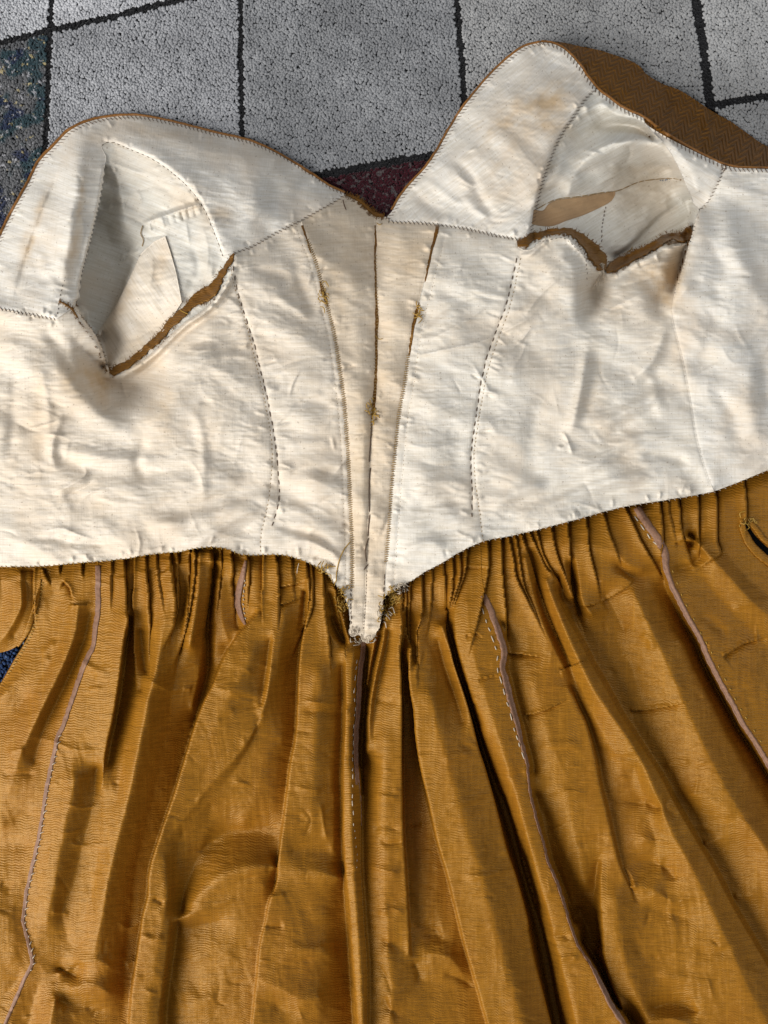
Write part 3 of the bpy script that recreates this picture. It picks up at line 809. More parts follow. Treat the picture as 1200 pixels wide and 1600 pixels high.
# hand-traced wrinkles: points, height, width
for p, a, w in [
    ([(70, 715), (110, 722), (150, 738), (200, 742), (250, 738), (310, 728)], -5, 15), ([(90, 700), (140, 712), (200, 718), (260, 716)], 3.5, 10),
    ([(80, 772), (110, 758), (135, 740), (128, 725)], 4, 6), ([(95, 778), (130, 762), (152, 748)], -3, 6), ([(200, 805), (290, 795), (350, 778), (420, 752)], -4.5, 14), ([(215, 825), (300, 815), (370, 795), (430, 775)], 4, 12),
    ([(290, 858), (340, 828), (380, 805), (425, 790)], 3.5, 8), ([(310, 862), (352, 842), (400, 820)], -2.5, 6), ([(60, 832), (95, 826), (130, 838), (160, 846)], 3, 6), ([(30, 848), (80, 842), (120, 850), (200, 846)], -2.5, 7),
    ([(425, 822), (462, 828), (500, 842), (530, 862)], -4, 7), ([(440, 850), (480, 845), (515, 862), (540, 885)], 4.5, 8), ([(470, 870), (505, 872), (530, 892)], -3, 6), ([(400, 770), (440, 790), (490, 800)], 3, 9),
    ([(440, 700), (480, 690), (525, 700)], 2.5, 9), ([(440, 745), (490, 735), (535, 742)], -2.5, 9), ([(450, 640), (490, 628), (525, 640)], -2, 8), ([(60, 560), (75, 640), (78, 740)], 2.0, 8), ([(30, 520), (22, 620), (15, 740)], -2, 10),
    ([(270, 560), (330, 530), (385, 520)], -3, 9), ([(300, 570), (350, 555), (400, 560)], 2.5, 7), ([(285, 545), (310, 548), (340, 540)], 2, 5), ([(290, 630), (310, 660), (318, 720), (318, 800)], 1.8, 8),
    ([(195, 600), (240, 610), (262, 560), (250, 545)], -2, 8), ([(60, 505), (90, 540), (120, 590), (150, 625)], -4, 11), ([(230, 680), (215, 720), (232, 760)], -2.5, 9), ([(100, 640), (82, 700), (90, 740)], 2.5, 7),
    ([(385, 420), (420, 425), (460, 440)], -3, 10), ([(400, 470), (430, 462), (460, 482), (490, 500)], 2.2, 8), ([(455, 400), (470, 440), (495, 500)], -3, 10),
    # right front
    ([(620, 562), (690, 548), (755, 532), (812, 505), (850, 480)], 3, 3.5), ([(760, 566), (800, 545), (835, 508)], 3, 3.5), ([(665, 535), (730, 500), (770, 470)], 2.2, 4), ([(650, 520), (700, 480), (760, 455)], -2.2, 7),
    ([(920, 530), (914, 570), (905, 620), (893, 665), (880, 685)], 5, 9), ([(935, 540), (925, 600), (910, 660)], -3, 9), ([(878, 672), (888, 690), (895, 712)], 4, 4), ([(888, 690), (880, 700), (868, 696)], 3, 4),
    ([(880, 590), (840, 640), (830, 700), (835, 760)], -3, 16), ([(925, 650), (980, 620), (1035, 575), (1060, 530)], -4, 15), ([(940, 690), (990, 660), (1045, 640)], -4, 13), ([(930, 670), (985, 640), (1040, 605)], 4, 10),
    ([(880, 745), (930, 725), (980, 690), (1050, 680)], 4, 10), ([(770, 810), (820, 785), (870, 772), (930, 750)], -4.5, 13), ([(760, 795), (810, 770), (860, 752)], 3, 9), ([(840, 800), (900, 770), (960, 752), (1040, 740)], 4, 9), ([(900, 790), (960, 770), (1030, 758)], -3, 8),
    ([(1000, 715), (1040, 712), (1080, 722)], -3, 8), ([(1000, 560), (1020, 600), (1035, 660)], 2, 9), ([(1045, 500), (1020, 560), (985, 600)], 4, 9),
    ([(640, 800), (690, 785), (735, 790)], -3, 9), ([(640, 770), (690, 752), (738, 760)], 2.6, 8), ([(640, 845), (690, 830), (745, 830)], -2.5, 9), ([(625, 690), (670, 700), (720, 690)], 2.4, 6), ([(650, 720), (690, 728), (730, 718)], -2.2, 6), ([(620, 870), (660, 850), (700, 850)], 2.6, 8),
    ([(1110, 590), (1140, 640), (1160, 700)], -4, 14), ([(1130, 480), (1100, 560), (1090, 600)], -3, 16), ([(1180, 540), (1170, 620), (1190, 700)], 3, 14), ([(1100, 360), (1130, 420), (1110, 480)], -3, 14), ([(1120, 320), (1150, 380), (1180, 470)], 3.5, 16), ([(1190, 560), (1200, 640)], -3, 10),
    ([(960, 450), (1000, 440), (1040, 425)], -2.5, 6), ([(940, 490), (980, 470), (1020, 450)], 2.5, 6), ([(985, 425), (1020, 412), (1060, 408)], 2.5, 5), ([(850, 430), (875, 410), (890, 400)], 2.5, 5), ([(822, 440), (850, 415), (880, 398)], -2, 6), ([(815, 500), (850, 455), (880, 430)], 2.5, 5),
    # yokes and sleeves
    ([(500, 255), (480, 280), (455, 320)], -2.5, 10), ([(455, 258), (475, 262), (490, 275)], 3, 6), ([(420, 270), (430, 300), (415, 330)], -2.4, 12), ([(700, 240), (735, 275), (752, 310), (775, 350)], -3.5, 9), ([(640, 300), (670, 320), (700, 340)], -2.5, 9), ([(720, 300), (740, 325), (770, 345)], 2.5, 8),
    ([(660, 275), (690, 300), (735, 330)], 2.2, 7), ([(860, 250), (880, 200), (910, 160)], -2.5, 10), ([(905, 175), (935, 165), (960, 170)], 2.5, 8), ([(845, 300), (870, 270), (880, 235)], 2.5, 8), ([(900, 280), (930, 262), (965, 255)], -2.5, 9), ([(930, 290), (960, 275), (990, 262)], 2, 6), ([(980, 225), (985, 240), (975, 258)], -2, 6),
    ([(960, 330), (990, 320), (1030, 300)], -1.8, 7), ([(1000, 330), (1030, 320), (1050, 300)], 1.6, 4), ([(960, 370), (990, 350), (1020, 335)], 1.8, 6), ([(235, 420), (255, 450), (250, 500)], -1.5, 9), ([(300, 380), (310, 420), (290, 460)], -2, 7), ([(315, 350), (325, 390), (322, 430)], 2, 6), ([(290, 345), (296, 385)], 2.2, 5),
    ([(200, 270), (250, 290), (290, 320)], -2, 7), ([(120, 320), (128, 360), (118, 420)], -2.5, 6), ([(35, 430), (60, 400), (75, 440)], 2.5, 9), ([(60, 445), (85, 430), (100, 465)], -2.2, 8), ([(70, 480), (100, 460), (112, 470)], 2, 5),
]: r(p, a, w, w <= 6)
# puckers of the gathered sleeve seam
r([(222, 350), (260, 336), (320, 317)], 4, 3, True, 0.1); r([(128, 440), (170, 420), (222, 388)], 5, 4, True, 0.1); r([(224, 372), (250, 368), (262, 366)], -3, 4, True)
for k in range(9):
    x = 232+k*10; y = 352-k*3.4
    r([(x, y-7), (x+2, y+2), (x+5, y+12)], random.choice((-1, 1))*random.uniform(1.5, 3.8), random.uniform(2.4, 4.2), True)
for k in range(8):
    x = 138+k*11; y = 432-k*5.6
    r([(x-3, y-8), (x+1, y), (x+5, y+10)], random.choice((-1, 1))*random.uniform(1.5, 3.8), random.uniform(2.4, 4.2), True)
r(off(LIPF_L, 4, 5), 5, 4); r(off(LIPF_L, 10, 13), -3.5, 5); r(off(LIPF_R1, -1, 8), 4, 4); r(off(LIPF_R2, 1, 7), 4, 4)
for p, a in (([(165, 250), (195, 262), (230, 275)], 2.5), ([(160, 340), (185, 336), (215, 345), (235, 362)], -3), ([(150, 380), (175, 372), (205, 378)], 2.5), ([(150, 470), (170, 462), (185, 448)], 2.5), ([(240, 395), (236, 440), (220, 480)], 1.5), ([(205, 290), (220, 310), (215, 335)], 2.5)): r(p, a, 5, True)
# seams pull the cloth down a little, with small puckers off both sides
for sm, a in ((S1, -2), (S2, -1.3), (S3, -1.5), (S4, -1.3), (S5, -1.8), (S6, -1.8), (S7, -2.2), (S8, -2), (S10, -2), (S11, -2), (S12, -2.2), (BACK_R[5:], -1.2), (S5b, -0.8), (S6b, -0.9), (off(S4, 14), -0.7), (off(S2, -10), -0.6)):
    r(sm, a, 2.6, True, 0.05)
for sm, n, ln in ((S2, 44, 20), (S3, 40, 14), (S4, 44, 22), (S5, 34, 22), (S6, 34, 24), (S1, 14, 14), (S7, 16, 14), (NECK_L, 26, 14), (NECK_R, 22, 14), (WAIST_L, 46, 14), (WAIST_R, 40, 14), (S8, 20, 10), (S11, 20, 12), (S10, 8, 12), (EDGE_R3, 9, 12), (LIPF_L, 18, 14), (LIPF_R1, 12, 14), (LIPF_R2, 10, 14)):
    x, y, tx, ty = resample(sm, 2.0)
    for k in range(n):
        i = random.randrange(len(x)); s_ = random.choice((-1, 1)); l = ln*random.uniform(0.6, 1.5); q = random.uniform(-0.45, 0.45)
        dx, dy = -ty[i]*s_+tx[i]*q, tx[i]*s_+ty[i]*q
        r([(x[i]+dx*1.5, y[i]+dy*1.5), (x[i]+dx*l*0.5, y[i]+dy*l*0.5+random.uniform(-1.5, 1.5)), (x[i]+dx*l, y[i]+dy*l)], random.uniform(0.8, 2.2)*random.choice((1, 1, -1)), random.uniform(1.8, 3.6), random.random() < 0.5, 0.4)
for k in range(230):
    x = random.uniform(-60, 1260); y = random.uniform(90, 880); l = random.uniform(22, 90)
    an = R(random.gauss(-14 if x > 600 else -4, 24)) if random.random() < 0.8 else R(random.uniform(50, 120))
    c, d = math.cos(an), math.sin(an); b = random.uniform(-0.13, 0.13)*l
    r([(x-c*l/2, y-d*l/2), (x-d*b, y+c*b), (x+c*l/2, y+d*l/2)], random.choice((1, 1, -1))*random.uniform(0.5, 1.7), random.uniform(2.0, 4.2), random.random() < 0.7, 0.45)
BF.solve(s0=0.8, s1=5.0, gain=2.3, opgain=2.0)
def crinkle(an, lx, ly, seed, sharp=True, mo=0.30):
    """long fine folds lying along one direction (degrees, + falls to the right)"""
    c, d = math.cos(R(an)), math.sin(R(an))
    u, v = GX*c+GY*d, -GX*d+GY*c
    v = v+0.5*ly*pn(u/lx*1.3, v/ly*0.35, seed+3)+0.25*ly*pn(u/lx*3, v/ly, seed+4)
    n = pn(u/lx, v/ly, seed)
    m = np.clip(mo+1.25*pn(GX/95, GY/75, seed+7), 0, 1)
    return (0.5-np.abs(n)*1.25 if sharp else n)*m
BF.H = BF.H+4.0*crumple(GX/150, GY/85, 3)+9.0*fbm((GX*0.86+GY*0.5)/190, (GY*0.86-GX*0.5)/70, 2, 14)
BF.H = BF.H+2.0*crinkle(-10, 95, 30, 81)+2.2*crinkle(-26, 80, 20, 91)+1.5*crinkle(12, 60, 15, 101)+1.3*crinkle(-4, 52, 10, 111, True, 0.3)+1.2*crinkle(-18, 40, 8, 211, True, 0.4)+1.2*crinkle(8, 44, 9, 221, True, 0.35)+0.8*crinkle(62, 70, 20, 121)
BF.H = BF.H+0.9*crinkle(-12, 26, 6, 131, True, 0.5)+0.35*crinkle(5, 24, 5, 141, False)+0.15*fbm(GX/14, GY/6, 2, 31)
BF.hang(LIP_L, 1, 7, 14); BF.hang(LIPF_L, -1, 2.5); BF.hang(RAW_L, 1, 4); BF.hang(BAND_R, -1, 6, 12); BF.hang(BACK_R[:6], -1, 3.5); BF.hang(LIPF_R2, -1, 2)
BF.hang([(224, 392), (212, 420), (196, 454), (176, 490), (152, 524)], -1, 3)
BF.overhang()
BF.H = 5+np.logaddexp(0, (BF.H-5)/2.5)*2.5

# ------------------------------------------------------------------ skirt height field
SF = Field(36)
def K(pts, soft=0.3): SF.line(pts, soft)
W_ALL = WAIST_L[:-1]+[(548, 992), (568, 1000), (588, 985)]+WAIST_R+WAIST_R2[1:]
K([(x, y-26, 26) for x, y in W_ALL], 0.5); K([(x, y-4, 32) for x, y in W_ALL], 0.5); K([(x, y+22, 40) for x, y in W_ALL if not 520 < x < 630], 1)
# left of the slit
K(hgt([(62, 906), (56, 935), (50, 960), (42, 985), (28, 1008), (8, 1020), (-60, 1040)], 40, 38, 32, 28, 24, 20, 16), 0.1)
K(hgt([(32, 895), (33, 925), (34, 945), (25, 965), (10, 990), (-10, 1012)], 44, 45, 44, 40, 34, 26), 0.0); K(hgt([(40, 900), (42, 940), (34, 970), (20, 995)], 36, 36, 32, 26), 0.1)
K(hgt([(0, 900), (5, 940), (-10, 980)], 34, 32, 28), 0.5)
K(hgt([(66, 912), (60, 935), (56, 962), (50, 985), (38, 1012), (22, 1038), (10, 1058), (-8, 1085), (-80, 1170)], 40, 34, 30, 28, 25, 23, 22, 22, 22), 0.1)
K(hgt([(85, 925), (80, 970), (60, 1020), (30, 1060), (0, 1090)], 32, 30, 32, 34, 34), 0.8)
K(hgt([(40, 1090), (10, 1120), (-40, 1160)], 30, 30, 28), 0.8)
# fold F1
K(hgt([(122, 948), (118, 985), (106, 1022), (86, 1066), (64, 1110), (45, 1150), (28, 1190), (15, 1235)], 46, 48, 50, 50, 49, 48, 46, 44), 0.4)
K(hgt([(141, 958), (133, 995), (118, 1032), (101, 1070), (84, 1105), (68, 1140), (52, 1190)], 32, 30, 28, 28, 30, 32, 34), 0.2)
K(hgt([(104, 950), (98, 990), (80, 1030), (58, 1068)], 38, 38, 38, 38), 0.4)
T1 = [(153, 884), (153, 915), (153, 950), (149, 980), (145, 1010), (133, 1035), (122, 1065), (110, 1100), (97, 1138), (90, 1150), (86, 1170), (75, 1220), (68, 1260), (60, 1310), (50, 1355), (42, 1390), (38, 1420), (36, 1440), (42, 1465), (48, 1490), (50, 1505), (40, 1525), (25, 1560), (12, 1590), (-2, 1625), (-30, 1700)]
K(hgt(T1, 38, 40, 40, 42, 42, 40, 40), 0.5)
K(hgt([(0, 1290), (20, 1280), (45, 1272)], 40, 36, 35), 0.4); K(hgt([(-40, 1330), (10, 1318), (40, 1322)], 30, 32, 34), 0.8); K(hgt([(-40, 1420), (5, 1430), (22, 1460), (20, 1500)], 52, 50, 47, 46), 0.9)
K(hgt([(-20, 1560), (10, 1555), (30, 1530)], 34, 34, 34), 0.8); K(hgt([(-60, 1500), (0, 1500)], 48, 46), 1)
# fold F2
K(hgt([(196, 960), (192, 990), (186, 1040), (179, 1090), (173, 1125), (166, 1155), (160, 1190), (158, 1230)], 50, 52, 54, 53, 52, 50, 46, 44), 0.0)
K(hgt([(203, 965), (199, 1000), (193, 1050), (187, 1090), (180, 1130), (173, 1160), (168, 1195)], 22, 20, 18, 18, 18, 22, 28), 0.0)
K(hgt([(172, 960), (165, 1010), (150, 1060), (130, 1110), (112, 1160)], 42, 44, 44, 44, 44), 0.8)
K(hgt([(118, 1215), (106, 1265), (94, 1330), (84, 1390), (74, 1440)], 52, 53, 52, 51, 48), 0.8)
K(hgt([(150, 1200), (146, 1250), (128, 1320), (114, 1380), (98, 1430), (112, 1480), (122, 1476)], 28, 34, 36, 36, 36, 36, 36), 0.5)
K(hgt([(211, 965), (211, 1010), (216, 1060), (221, 1078)], 36, 36, 36, 34), 0.0); K(hgt([(220, 985), (224, 1020), (228, 1050)], 27, 26, 28), 0.1); K(hgt([(232, 960), (235, 1000), (233, 1050)], 40, 42, 42), 0.2)
K(hgt([(205, 1110), (198, 1160), (188, 1210), (178, 1260)], 36, 38, 40, 44), 0.5)
# fold F3
K(hgt([(262, 905), (259, 950), (252, 1000), (245, 1040), (232, 1090), (222, 1140), (212, 1190), (200, 1250), (182, 1320), (168, 1380), (158, 1440), (146, 1490)], 46, 50, 54, 56, 57, 57, 56, 55, 54, 53, 51, 48), 0.6)
K(hgt([(152, 1330), (146, 1380), (128, 1440), (119, 1472)], 40, 40, 40, 40), 0.4)
K(hgt([(285, 965), (281, 1000), (277, 1040), (270, 1085), (262, 1140), (250, 1200), (236, 1260), (224, 1310), (212, 1360), (205, 1420), (198, 1480), (194, 1540), (192, 1600), (190, 1700)], 36, 34, 32, 30, 28, 28, 28, 26, 24, 24, 24, 24, 24), 0.5)
K(hgt([(92, 1520), (110, 1515), (125, 1505)], 42, 36, 30), 0.4); K(hgt([(88, 1560), (78, 1600), (70, 1700)], 50, 50, 50), 0.4); K(hgt([(60, 1540), (50, 1580), (40, 1640)], 34, 32, 32), 0.6)
K(hgt([(122, 1505), (150, 1500), (172, 1510)], 48, 50, 46), 0.4); K(hgt([(92, 1515), (120, 1525)], 26, 32), 0.1); K(hgt([(90, 1563), (120, 1570), (160, 1580)], 36, 34, 30), 0.3); K(hgt([(110, 1545), (140, 1540), (170, 1550)], 46, 50, 46), 0.7); K(hgt([(100, 1640), (150, 1650)], 36, 34), 0.8)
# pleats F3/F4
K(hgt([(303, 864), (301, 900), (296, 930), (291, 960), (286, 990)], 46, 46, 46, 46, 44), 0.1); K(hgt([(297, 868), (294, 905), (288, 935), (284, 962)], 34, 32, 30, 30), 0.1)
K(hgt([(312, 864), (310, 920), (303, 975), (296, 1010)], 48, 51, 52, 50), 0.5)
K(hgt([(327, 864), (325, 910), (319, 955), (315, 990), (314, 1030), (308, 1070), (300, 1105)], 40, 38, 34, 30, 26, 24, 22), 0.1)
K(hgt([(333, 866), (331, 910), (327, 950), (324, 990), (325, 1030), (322, 1060), (312, 1100), (303, 1135), (292, 1172), (276, 1225)], 22, 14, 8, 4, 1, 0, 0, 2, 6, 14), 0.0)
K(hgt([(340, 905), (335, 950), (336, 1000), (334, 1040)], 36, 32, 22, 10), 0.2)
K(hgt([(350, 880), (346, 930), (348, 970), (356, 1000)], 38, 34, 30, 24), 0.1); K(hgt([(362, 905), (366, 950), (372, 980)], 30, 22, 18), 0.3); K(hgt([(372, 986), (366, 1002), (358, 1014)], 26, 22, 18), 0.1)
# the big slanting fold F4
F4 = [(404, 958), (386, 980), (368, 1003), (357, 1020), (346, 1045), (336, 1070), (323, 1095), (313, 1120), (306, 1140), (291, 1190), (276, 1240), (259, 1290), (249, 1320), (241, 1345), (236, 1370), (234.5, 1400), (227, 1430), (221, 1470), (215, 1510), (209, 1550), (205, 1600), (200, 1700)]
K(hgt(F4, 50, 58, 62, 62, 60, 58, 58, 58), 0.0)
K(hgt(off(F4, -4, -1.5), 36, 14, 10, 14, 20, 20, 22, 22), 0.0)
K(hgt([(422, 1000), (417, 1040), (411, 1075), (408, 1100)], 44, 44, 46, 50), 0.0); K(hgt([(428, 985), (423, 1040), (417, 1085), (411, 1110), (398, 1142), (370, 1182), (332, 1222), (302, 1260), (280, 1288), (262, 1310)], 54, 56, 56, 56, 56, 55, 55, 54, 54, 55), 0.0)
K(hgt([(395, 1020), (375, 1060), (345, 1120), (318, 1180)], 60, 62, 62, 60), 0.8); K(hgt([(408, 1118), (385, 1175), (350, 1225), (316, 1262), (292, 1292)], 50, 48, 48, 48, 47), 0.1)
K(hgt([(258, 1340), (262, 1400), (252, 1450), (243, 1500), (234, 1560), (228, 1620)], 56, 57, 58, 58, 58, 58), 0.6)
K(hgt([(286, 1300), (276, 1340), (275, 1380), (272, 1420)], 44, 42, 40, 40), 0.4)
K(hgt([(266, 1440), (262, 1480), (256, 1530), (250, 1580), (246, 1700)], 54, 54, 54, 54, 54), 0.2); K(hgt([(278, 1440), (272, 1485), (265, 1530), (260, 1580), (256, 1700)], 30, 28, 30, 32, 34), 0.2)
K(hgt([(330, 1260), (320, 1310), (305, 1350), (290, 1390), (282, 1425)], 42, 34, 30, 28, 28), 0.5)
K(hgt([(312, 1330), (350, 1305), (390, 1296), (428, 1305)], 26, 22, 22, 28), 1)
K(hgt([(297, 1412), (315, 1395), (340, 1373), (375, 1357), (410, 1354), (432, 1356)], 48, 52, 55, 56, 56, 52), 1)
K(hgt([(330, 1405), (370, 1390), (415, 1385)], 48, 48, 46), 0.8)
K(hgt([(268, 1442), (290, 1431), (320, 1421), (345, 1417)], 50, 50, 50, 46), 0.8); K(hgt([(285, 1456), (310, 1446), (345, 1440)], 34, 33, 36), 0.5)
K(hgt([(300, 1500), (340, 1480), (390, 1470)], 40, 42, 42), 0.9); K(hgt([(290, 1570), (320, 1560), (360, 1550)], 40, 44, 42), 0.9); K(hgt([(285, 1525), (300, 1535), (310, 1552)], 34, 34, 38), 0.4)
K(hgt([(290, 1660), (380, 1660)], 40, 40), 1)
K(hgt([(420, 1180), (400, 1240), (380, 1290)], 44, 42, 36), 0.9)
# fold F5
F5 = [(480, 940), (478, 975), (474, 1005), (470, 1050), (468, 1100), (465, 1150), (456, 1200), (450, 1250), (445, 1290), (440, 1330), (437, 1352), (436, 1372), (431, 1395), (424, 1407), (417, 1445), (409, 1480), (404, 1530), (397, 1600), (390, 1700)]
K(hgt(F5, 46, 50, 53, 55, 55, 54, 50, 54, 55, 54, 52), 0.0); K(hgt(off(F5, -4, 0), 28, 24, 24, 28, 32, 34, 30, 38, 42, 42, 42), 0.0)
K(hgt([(470, 925), (463, 980), (452, 1020), (447, 1065), (440, 1100), (440, 1160)], 42, 36, 34, 34, 38, 40), 0.5)
K(hgt([(445, 950), (440, 1000), (432, 1060)], 52, 52, 50), 0.8)
K(hgt([(500, 1050), (496, 1120), (490, 1200), (485, 1290)], 57, 57, 55, 53), 0.9); K(hgt([(520, 1050), (522, 1120), (520, 1200), (522, 1290), (520, 1330)], 48, 44, 42, 42, 42), 0.6)
K(hgt([(534, 1040), (535, 1120), (532, 1200), (533, 1290), (536, 1360), (540, 1420), (544, 1470), (548, 1530), (552, 1600), (556, 1700)], 36, 30, 30, 28, 28, 26, 18, 14, 16, 20), 0.1)
K(hgt([(460, 1360), (500, 1363), (530, 1372)], 52, 52, 50), 0.7); K(hgt([(460, 1330), (500, 1328), (525, 1335)], 44, 40, 38), 0.7); K(hgt([(470, 1420), (510, 1430)], 46, 42), 0.9)
K(hgt([(410, 1532), (440, 1545), (470, 1562), (500, 1560)], 56, 56, 54, 50), 0.4); K(hgt([(430, 1570), (460, 1585), (500, 1580)], 44, 44, 44), 0.6); K(hgt([(440, 1480), (480, 1490), (515, 1490)], 52, 50, 46), 0.9)
K(hgt([(430, 1660), (520, 1660)], 46, 44), 1)
# fold F6, a narrow roll along the centre seam
F6a = [(540, 1012), (543, 1060), (543, 1120), (540, 1180), (539, 1240), (539, 1300), (542, 1360), (548, 1420), (551, 1470), (555, 1530), (560, 1600), (566, 1700)]
K(hgt(F6a, 46, 50, 52, 54, 56, 56, 56, 56, 56), 0.0)
K(hgt([(553, 1020), (552, 1080), (549, 1150), (549, 1240), (551, 1320), (556, 1400), (561, 1470), (565, 1540), (568, 1620)], 48, 50, 53, 57, 59, 60, 60, 60, 60), 0.5)
F6b = [(563, 1200), (562, 1260), (562, 1350), (565, 1400), (568, 1450), (572, 1500), (573, 1600), (575, 1700)]
K(hgt(off(F6b, -1), 44, 46, 52, 53, 53, 54, 54), 0.0); K(hgt(off(F6b, 5), 24, 30, 40, 42, 42, 42, 42), 0.0)
K(hgt([(573, 1012), (572, 1060), (569, 1120), (566, 1160), (565, 1200), (565, 1240)], 14, 8, 4, 4, 6, 18), 0.0)
# little pleats round the point
K(hgt([(505, 890), (506, 950), (512, 985), (528, 1006)], 42, 42, 44, 40), 0.0); K(hgt([(518, 965), (526, 985), (535, 1003)], 22, 16, 16), 0.0); K(hgt([(512, 930), (520, 955)], 30, 26), 0.1)
K(hgt([(524, 925), (530, 950), (540, 985), (546, 1004)], 40, 40, 40, 42), 0.0)
K(hgt([(482, 905), (482, 930), (484, 945)], 44, 44, 44), 0.0); K(hgt([(476, 925), (475, 950), (471, 985)], 28, 26, 24), 0.0)
# F7 pair of pleats and F8
K(hgt([(603, 962), (597, 1008), (588, 1050), (580, 1090), (576, 1130), (575, 1175)], 46, 48, 49, 48, 46, 42), 0.0)
K(hgt([(594, 990), (585, 1030), (577, 1070), (571, 1110), (569, 1140)], 26, 22, 16, 14, 16), 0.0); K(hgt([(590, 985), (580, 1030), (573, 1070)], 42, 40, 36), 0.0)
K(hgt([(607, 985), (601, 1020), (592, 1060), (586, 1100), (584, 1150)], 38, 36, 36, 38, 42), 0.1)
K(hgt([(600, 1150), (598, 1250), (600, 1350), (605, 1450), (610, 1560), (615, 1700)], 54, 54, 53, 53, 52, 50), 0.9)
F8 = [(627, 958), (625, 990), (622, 1020), (624, 1060), (625, 1100), (625, 1200), (627, 1300), (632, 1380), (636, 1450), (639, 1490)]
K(hgt(F8, 46, 50, 52, 54, 54, 54, 53, 52, 50, 46), 0.0)
K(hgt(off(F8, 4), 28, 24, 20, 14, 12, 16, 24, 28, 32, 38), 0.0)
K(hgt([(600, 1470), (618, 1480), (634, 1486)], 44, 43, 44), 0.3); K(hgt([(600, 1420), (620, 1405)], 50, 50), 0.5); K(hgt([(600, 1560), (612, 1580), (625, 1590)], 44, 42, 46), 0.3)
# lower panel between F8 and F9
K(hgt([(642, 1100), (645, 1160), (652, 1240), (665, 1320), (680, 1400), (695, 1470)], 12, 16, 22, 28, 32, 34), 0.6)
K(hgt([(670, 1490), (700, 1495), (722, 1520)], 42, 44, 40), 0.5); K(hgt([(665, 1460), (690, 1462)], 28, 28), 0.6); K(hgt([(650, 1530), (690, 1540), (730, 1560)], 36, 36, 34), 0.7); K(hgt([(660, 1620), (720, 1640)], 40, 40), 0.9)
# F9, the broad bright fold
F9 = [(638, 1012), (640, 1040), (644, 1080), (649, 1110), (652, 1150), (660, 1200), (672, 1250), (685, 1310), (700, 1360), (715, 1420), (730, 1480), (745, 1530), (765, 1600), (795, 1700)]
K(hgt(F9, 48, 52, 55, 56, 57, 57, 58, 58, 58), 0.0); K(hgt(off(F9[1:], -4, 0), 28, 18, 18, 26, 30, 32, 34, 34), 0.0)
F9b = [(690, 978), (698, 1004), (705, 1035), (716, 1068), (726, 1098), (735, 1130), (745, 1170), (755, 1200), (774, 1268), (789, 1328), (804, 1372), (821, 1435), (823, 1455), (832, 1500), (845, 1550), (858, 1600), (885, 1700)]
K(hgt(F9b, 48, 50, 50, 48, 46, 46, 46, 46), 0.0)
K(hgt([(672, 1080), (690, 1160), (710, 1230), (730, 1300), (752, 1370), (775, 1450), (800, 1540), (830, 1650)], 58, 60, 62, 63, 64, 64, 64, 64), 0.9)
K(hgt([(684, 1000), (692, 1035), (704, 1070), (714, 1100), (722, 1130)], 34, 32, 32, 36, 42), 0.1)
K(hgt([(656, 965), (652, 990), (653, 1020), (656, 1050)], 44, 46, 48, 50), 0.0); K(hgt([(649, 975), (646, 1005), (648, 1035)], 30, 28, 34), 0.1); K(hgt([(668, 970), (670, 1010), (674, 1050)], 36, 40, 46), 0.4)
# the black gap
GAP = [(695, 950), (701, 985), (709, 1010), (716, 1045), (724, 1070), (735, 1105), (746, 1142), (761, 1195), (778, 1243), (794, 1290), (808, 1338), (820, 1380), (833, 1425), (844, 1470), (855, 1530), (868, 1600), (892, 1700)]
K(hgt(GAP, 22, 8, 0, -10, -12, -12, -12, -12, -8), 0.0); K(hgt(off(GAP[4:], 3), -10, -12, -12, -12), 0.0); K(hgt(off(GAP[8:], 8), -6, -8, -8, -6), 0.0)
F10 = [(712, 925), (708, 965), (713, 1008), (727, 1058), (740, 1108), (756, 1158), (771, 1198), (791, 1250), (806, 1300), (819, 1350), (834, 1402), (846, 1440), (861, 1498), (873, 1560), (884, 1600), (905, 1700)]
K(hgt(F10, 40, 44, 44, 40, 36, 34, 32, 30, 28, 28, 28), 0.1)
K(hgt([(730, 940), (735, 1000), (752, 1065), (772, 1130), (790, 1190), (806, 1240), (824, 1310), (842, 1380), (858, 1430), (872, 1490), (888, 1550), (905, 1620)], 48, 52, 54, 55, 55, 54, 54, 54, 52, 52, 52, 52), 0.6)
K(hgt([(740, 1090), (760, 1140)], 48, 48), 0.6)
T4 = [(755, 930), (765, 950), (775, 975), (783, 1000), (788, 1020), (785, 1045), (790, 1060), (797, 1090), (808, 1130), (815, 1160), (824, 1193), (825, 1208), (829, 1240), (840, 1285), (850, 1320), (856, 1345), (868, 1372), (878, 1400), (890, 1440), (900, 1470), (906, 1482), (925, 1510), (940, 1540), (955, 1570), (975, 1600), (1020, 1680)]
K(hgt(T4, 46, 48, 50, 50, 50, 52, 54, 56, 58, 58), 0.1)
K(hgt(off(T4[2:12], 9), 32, 30, 30, 32, 30), 0.1); K(hgt(off(T4[12:19], 7), 28, 22, 16, 8, 4), 0.0); K(hgt(off(T4[19:], 11, -3), -2, -4, 0, 4, 8), 0.0)
K(hgt([(905, 1420), (918, 1455), (932, 1480)], 2, 0, 2), 0.2)
K(hgt([(850, 1270), (866, 1320), (884, 1370), (898, 1420)], 24, 24, 20, 10), 0.5)
K(hgt([(830, 1060), (850, 1130), (872, 1200), (890, 1270), (905, 1330), (915, 1380)], 44, 46, 46, 44, 42, 34), 0.9)
F10b = [(888, 1072), (900, 1102), (914, 1132), (929, 1185), (935, 1220), (945, 1262), (955, 1305), (966, 1350), (978, 1380), (992, 1412)]
K(hgt(off(F10b, -2), 46, 47, 48, 48, 48, 46, 44), 0.1); K(hgt(off(F10b, 6), 36, 32, 30, 32, 34, 38, 42), 0.1)
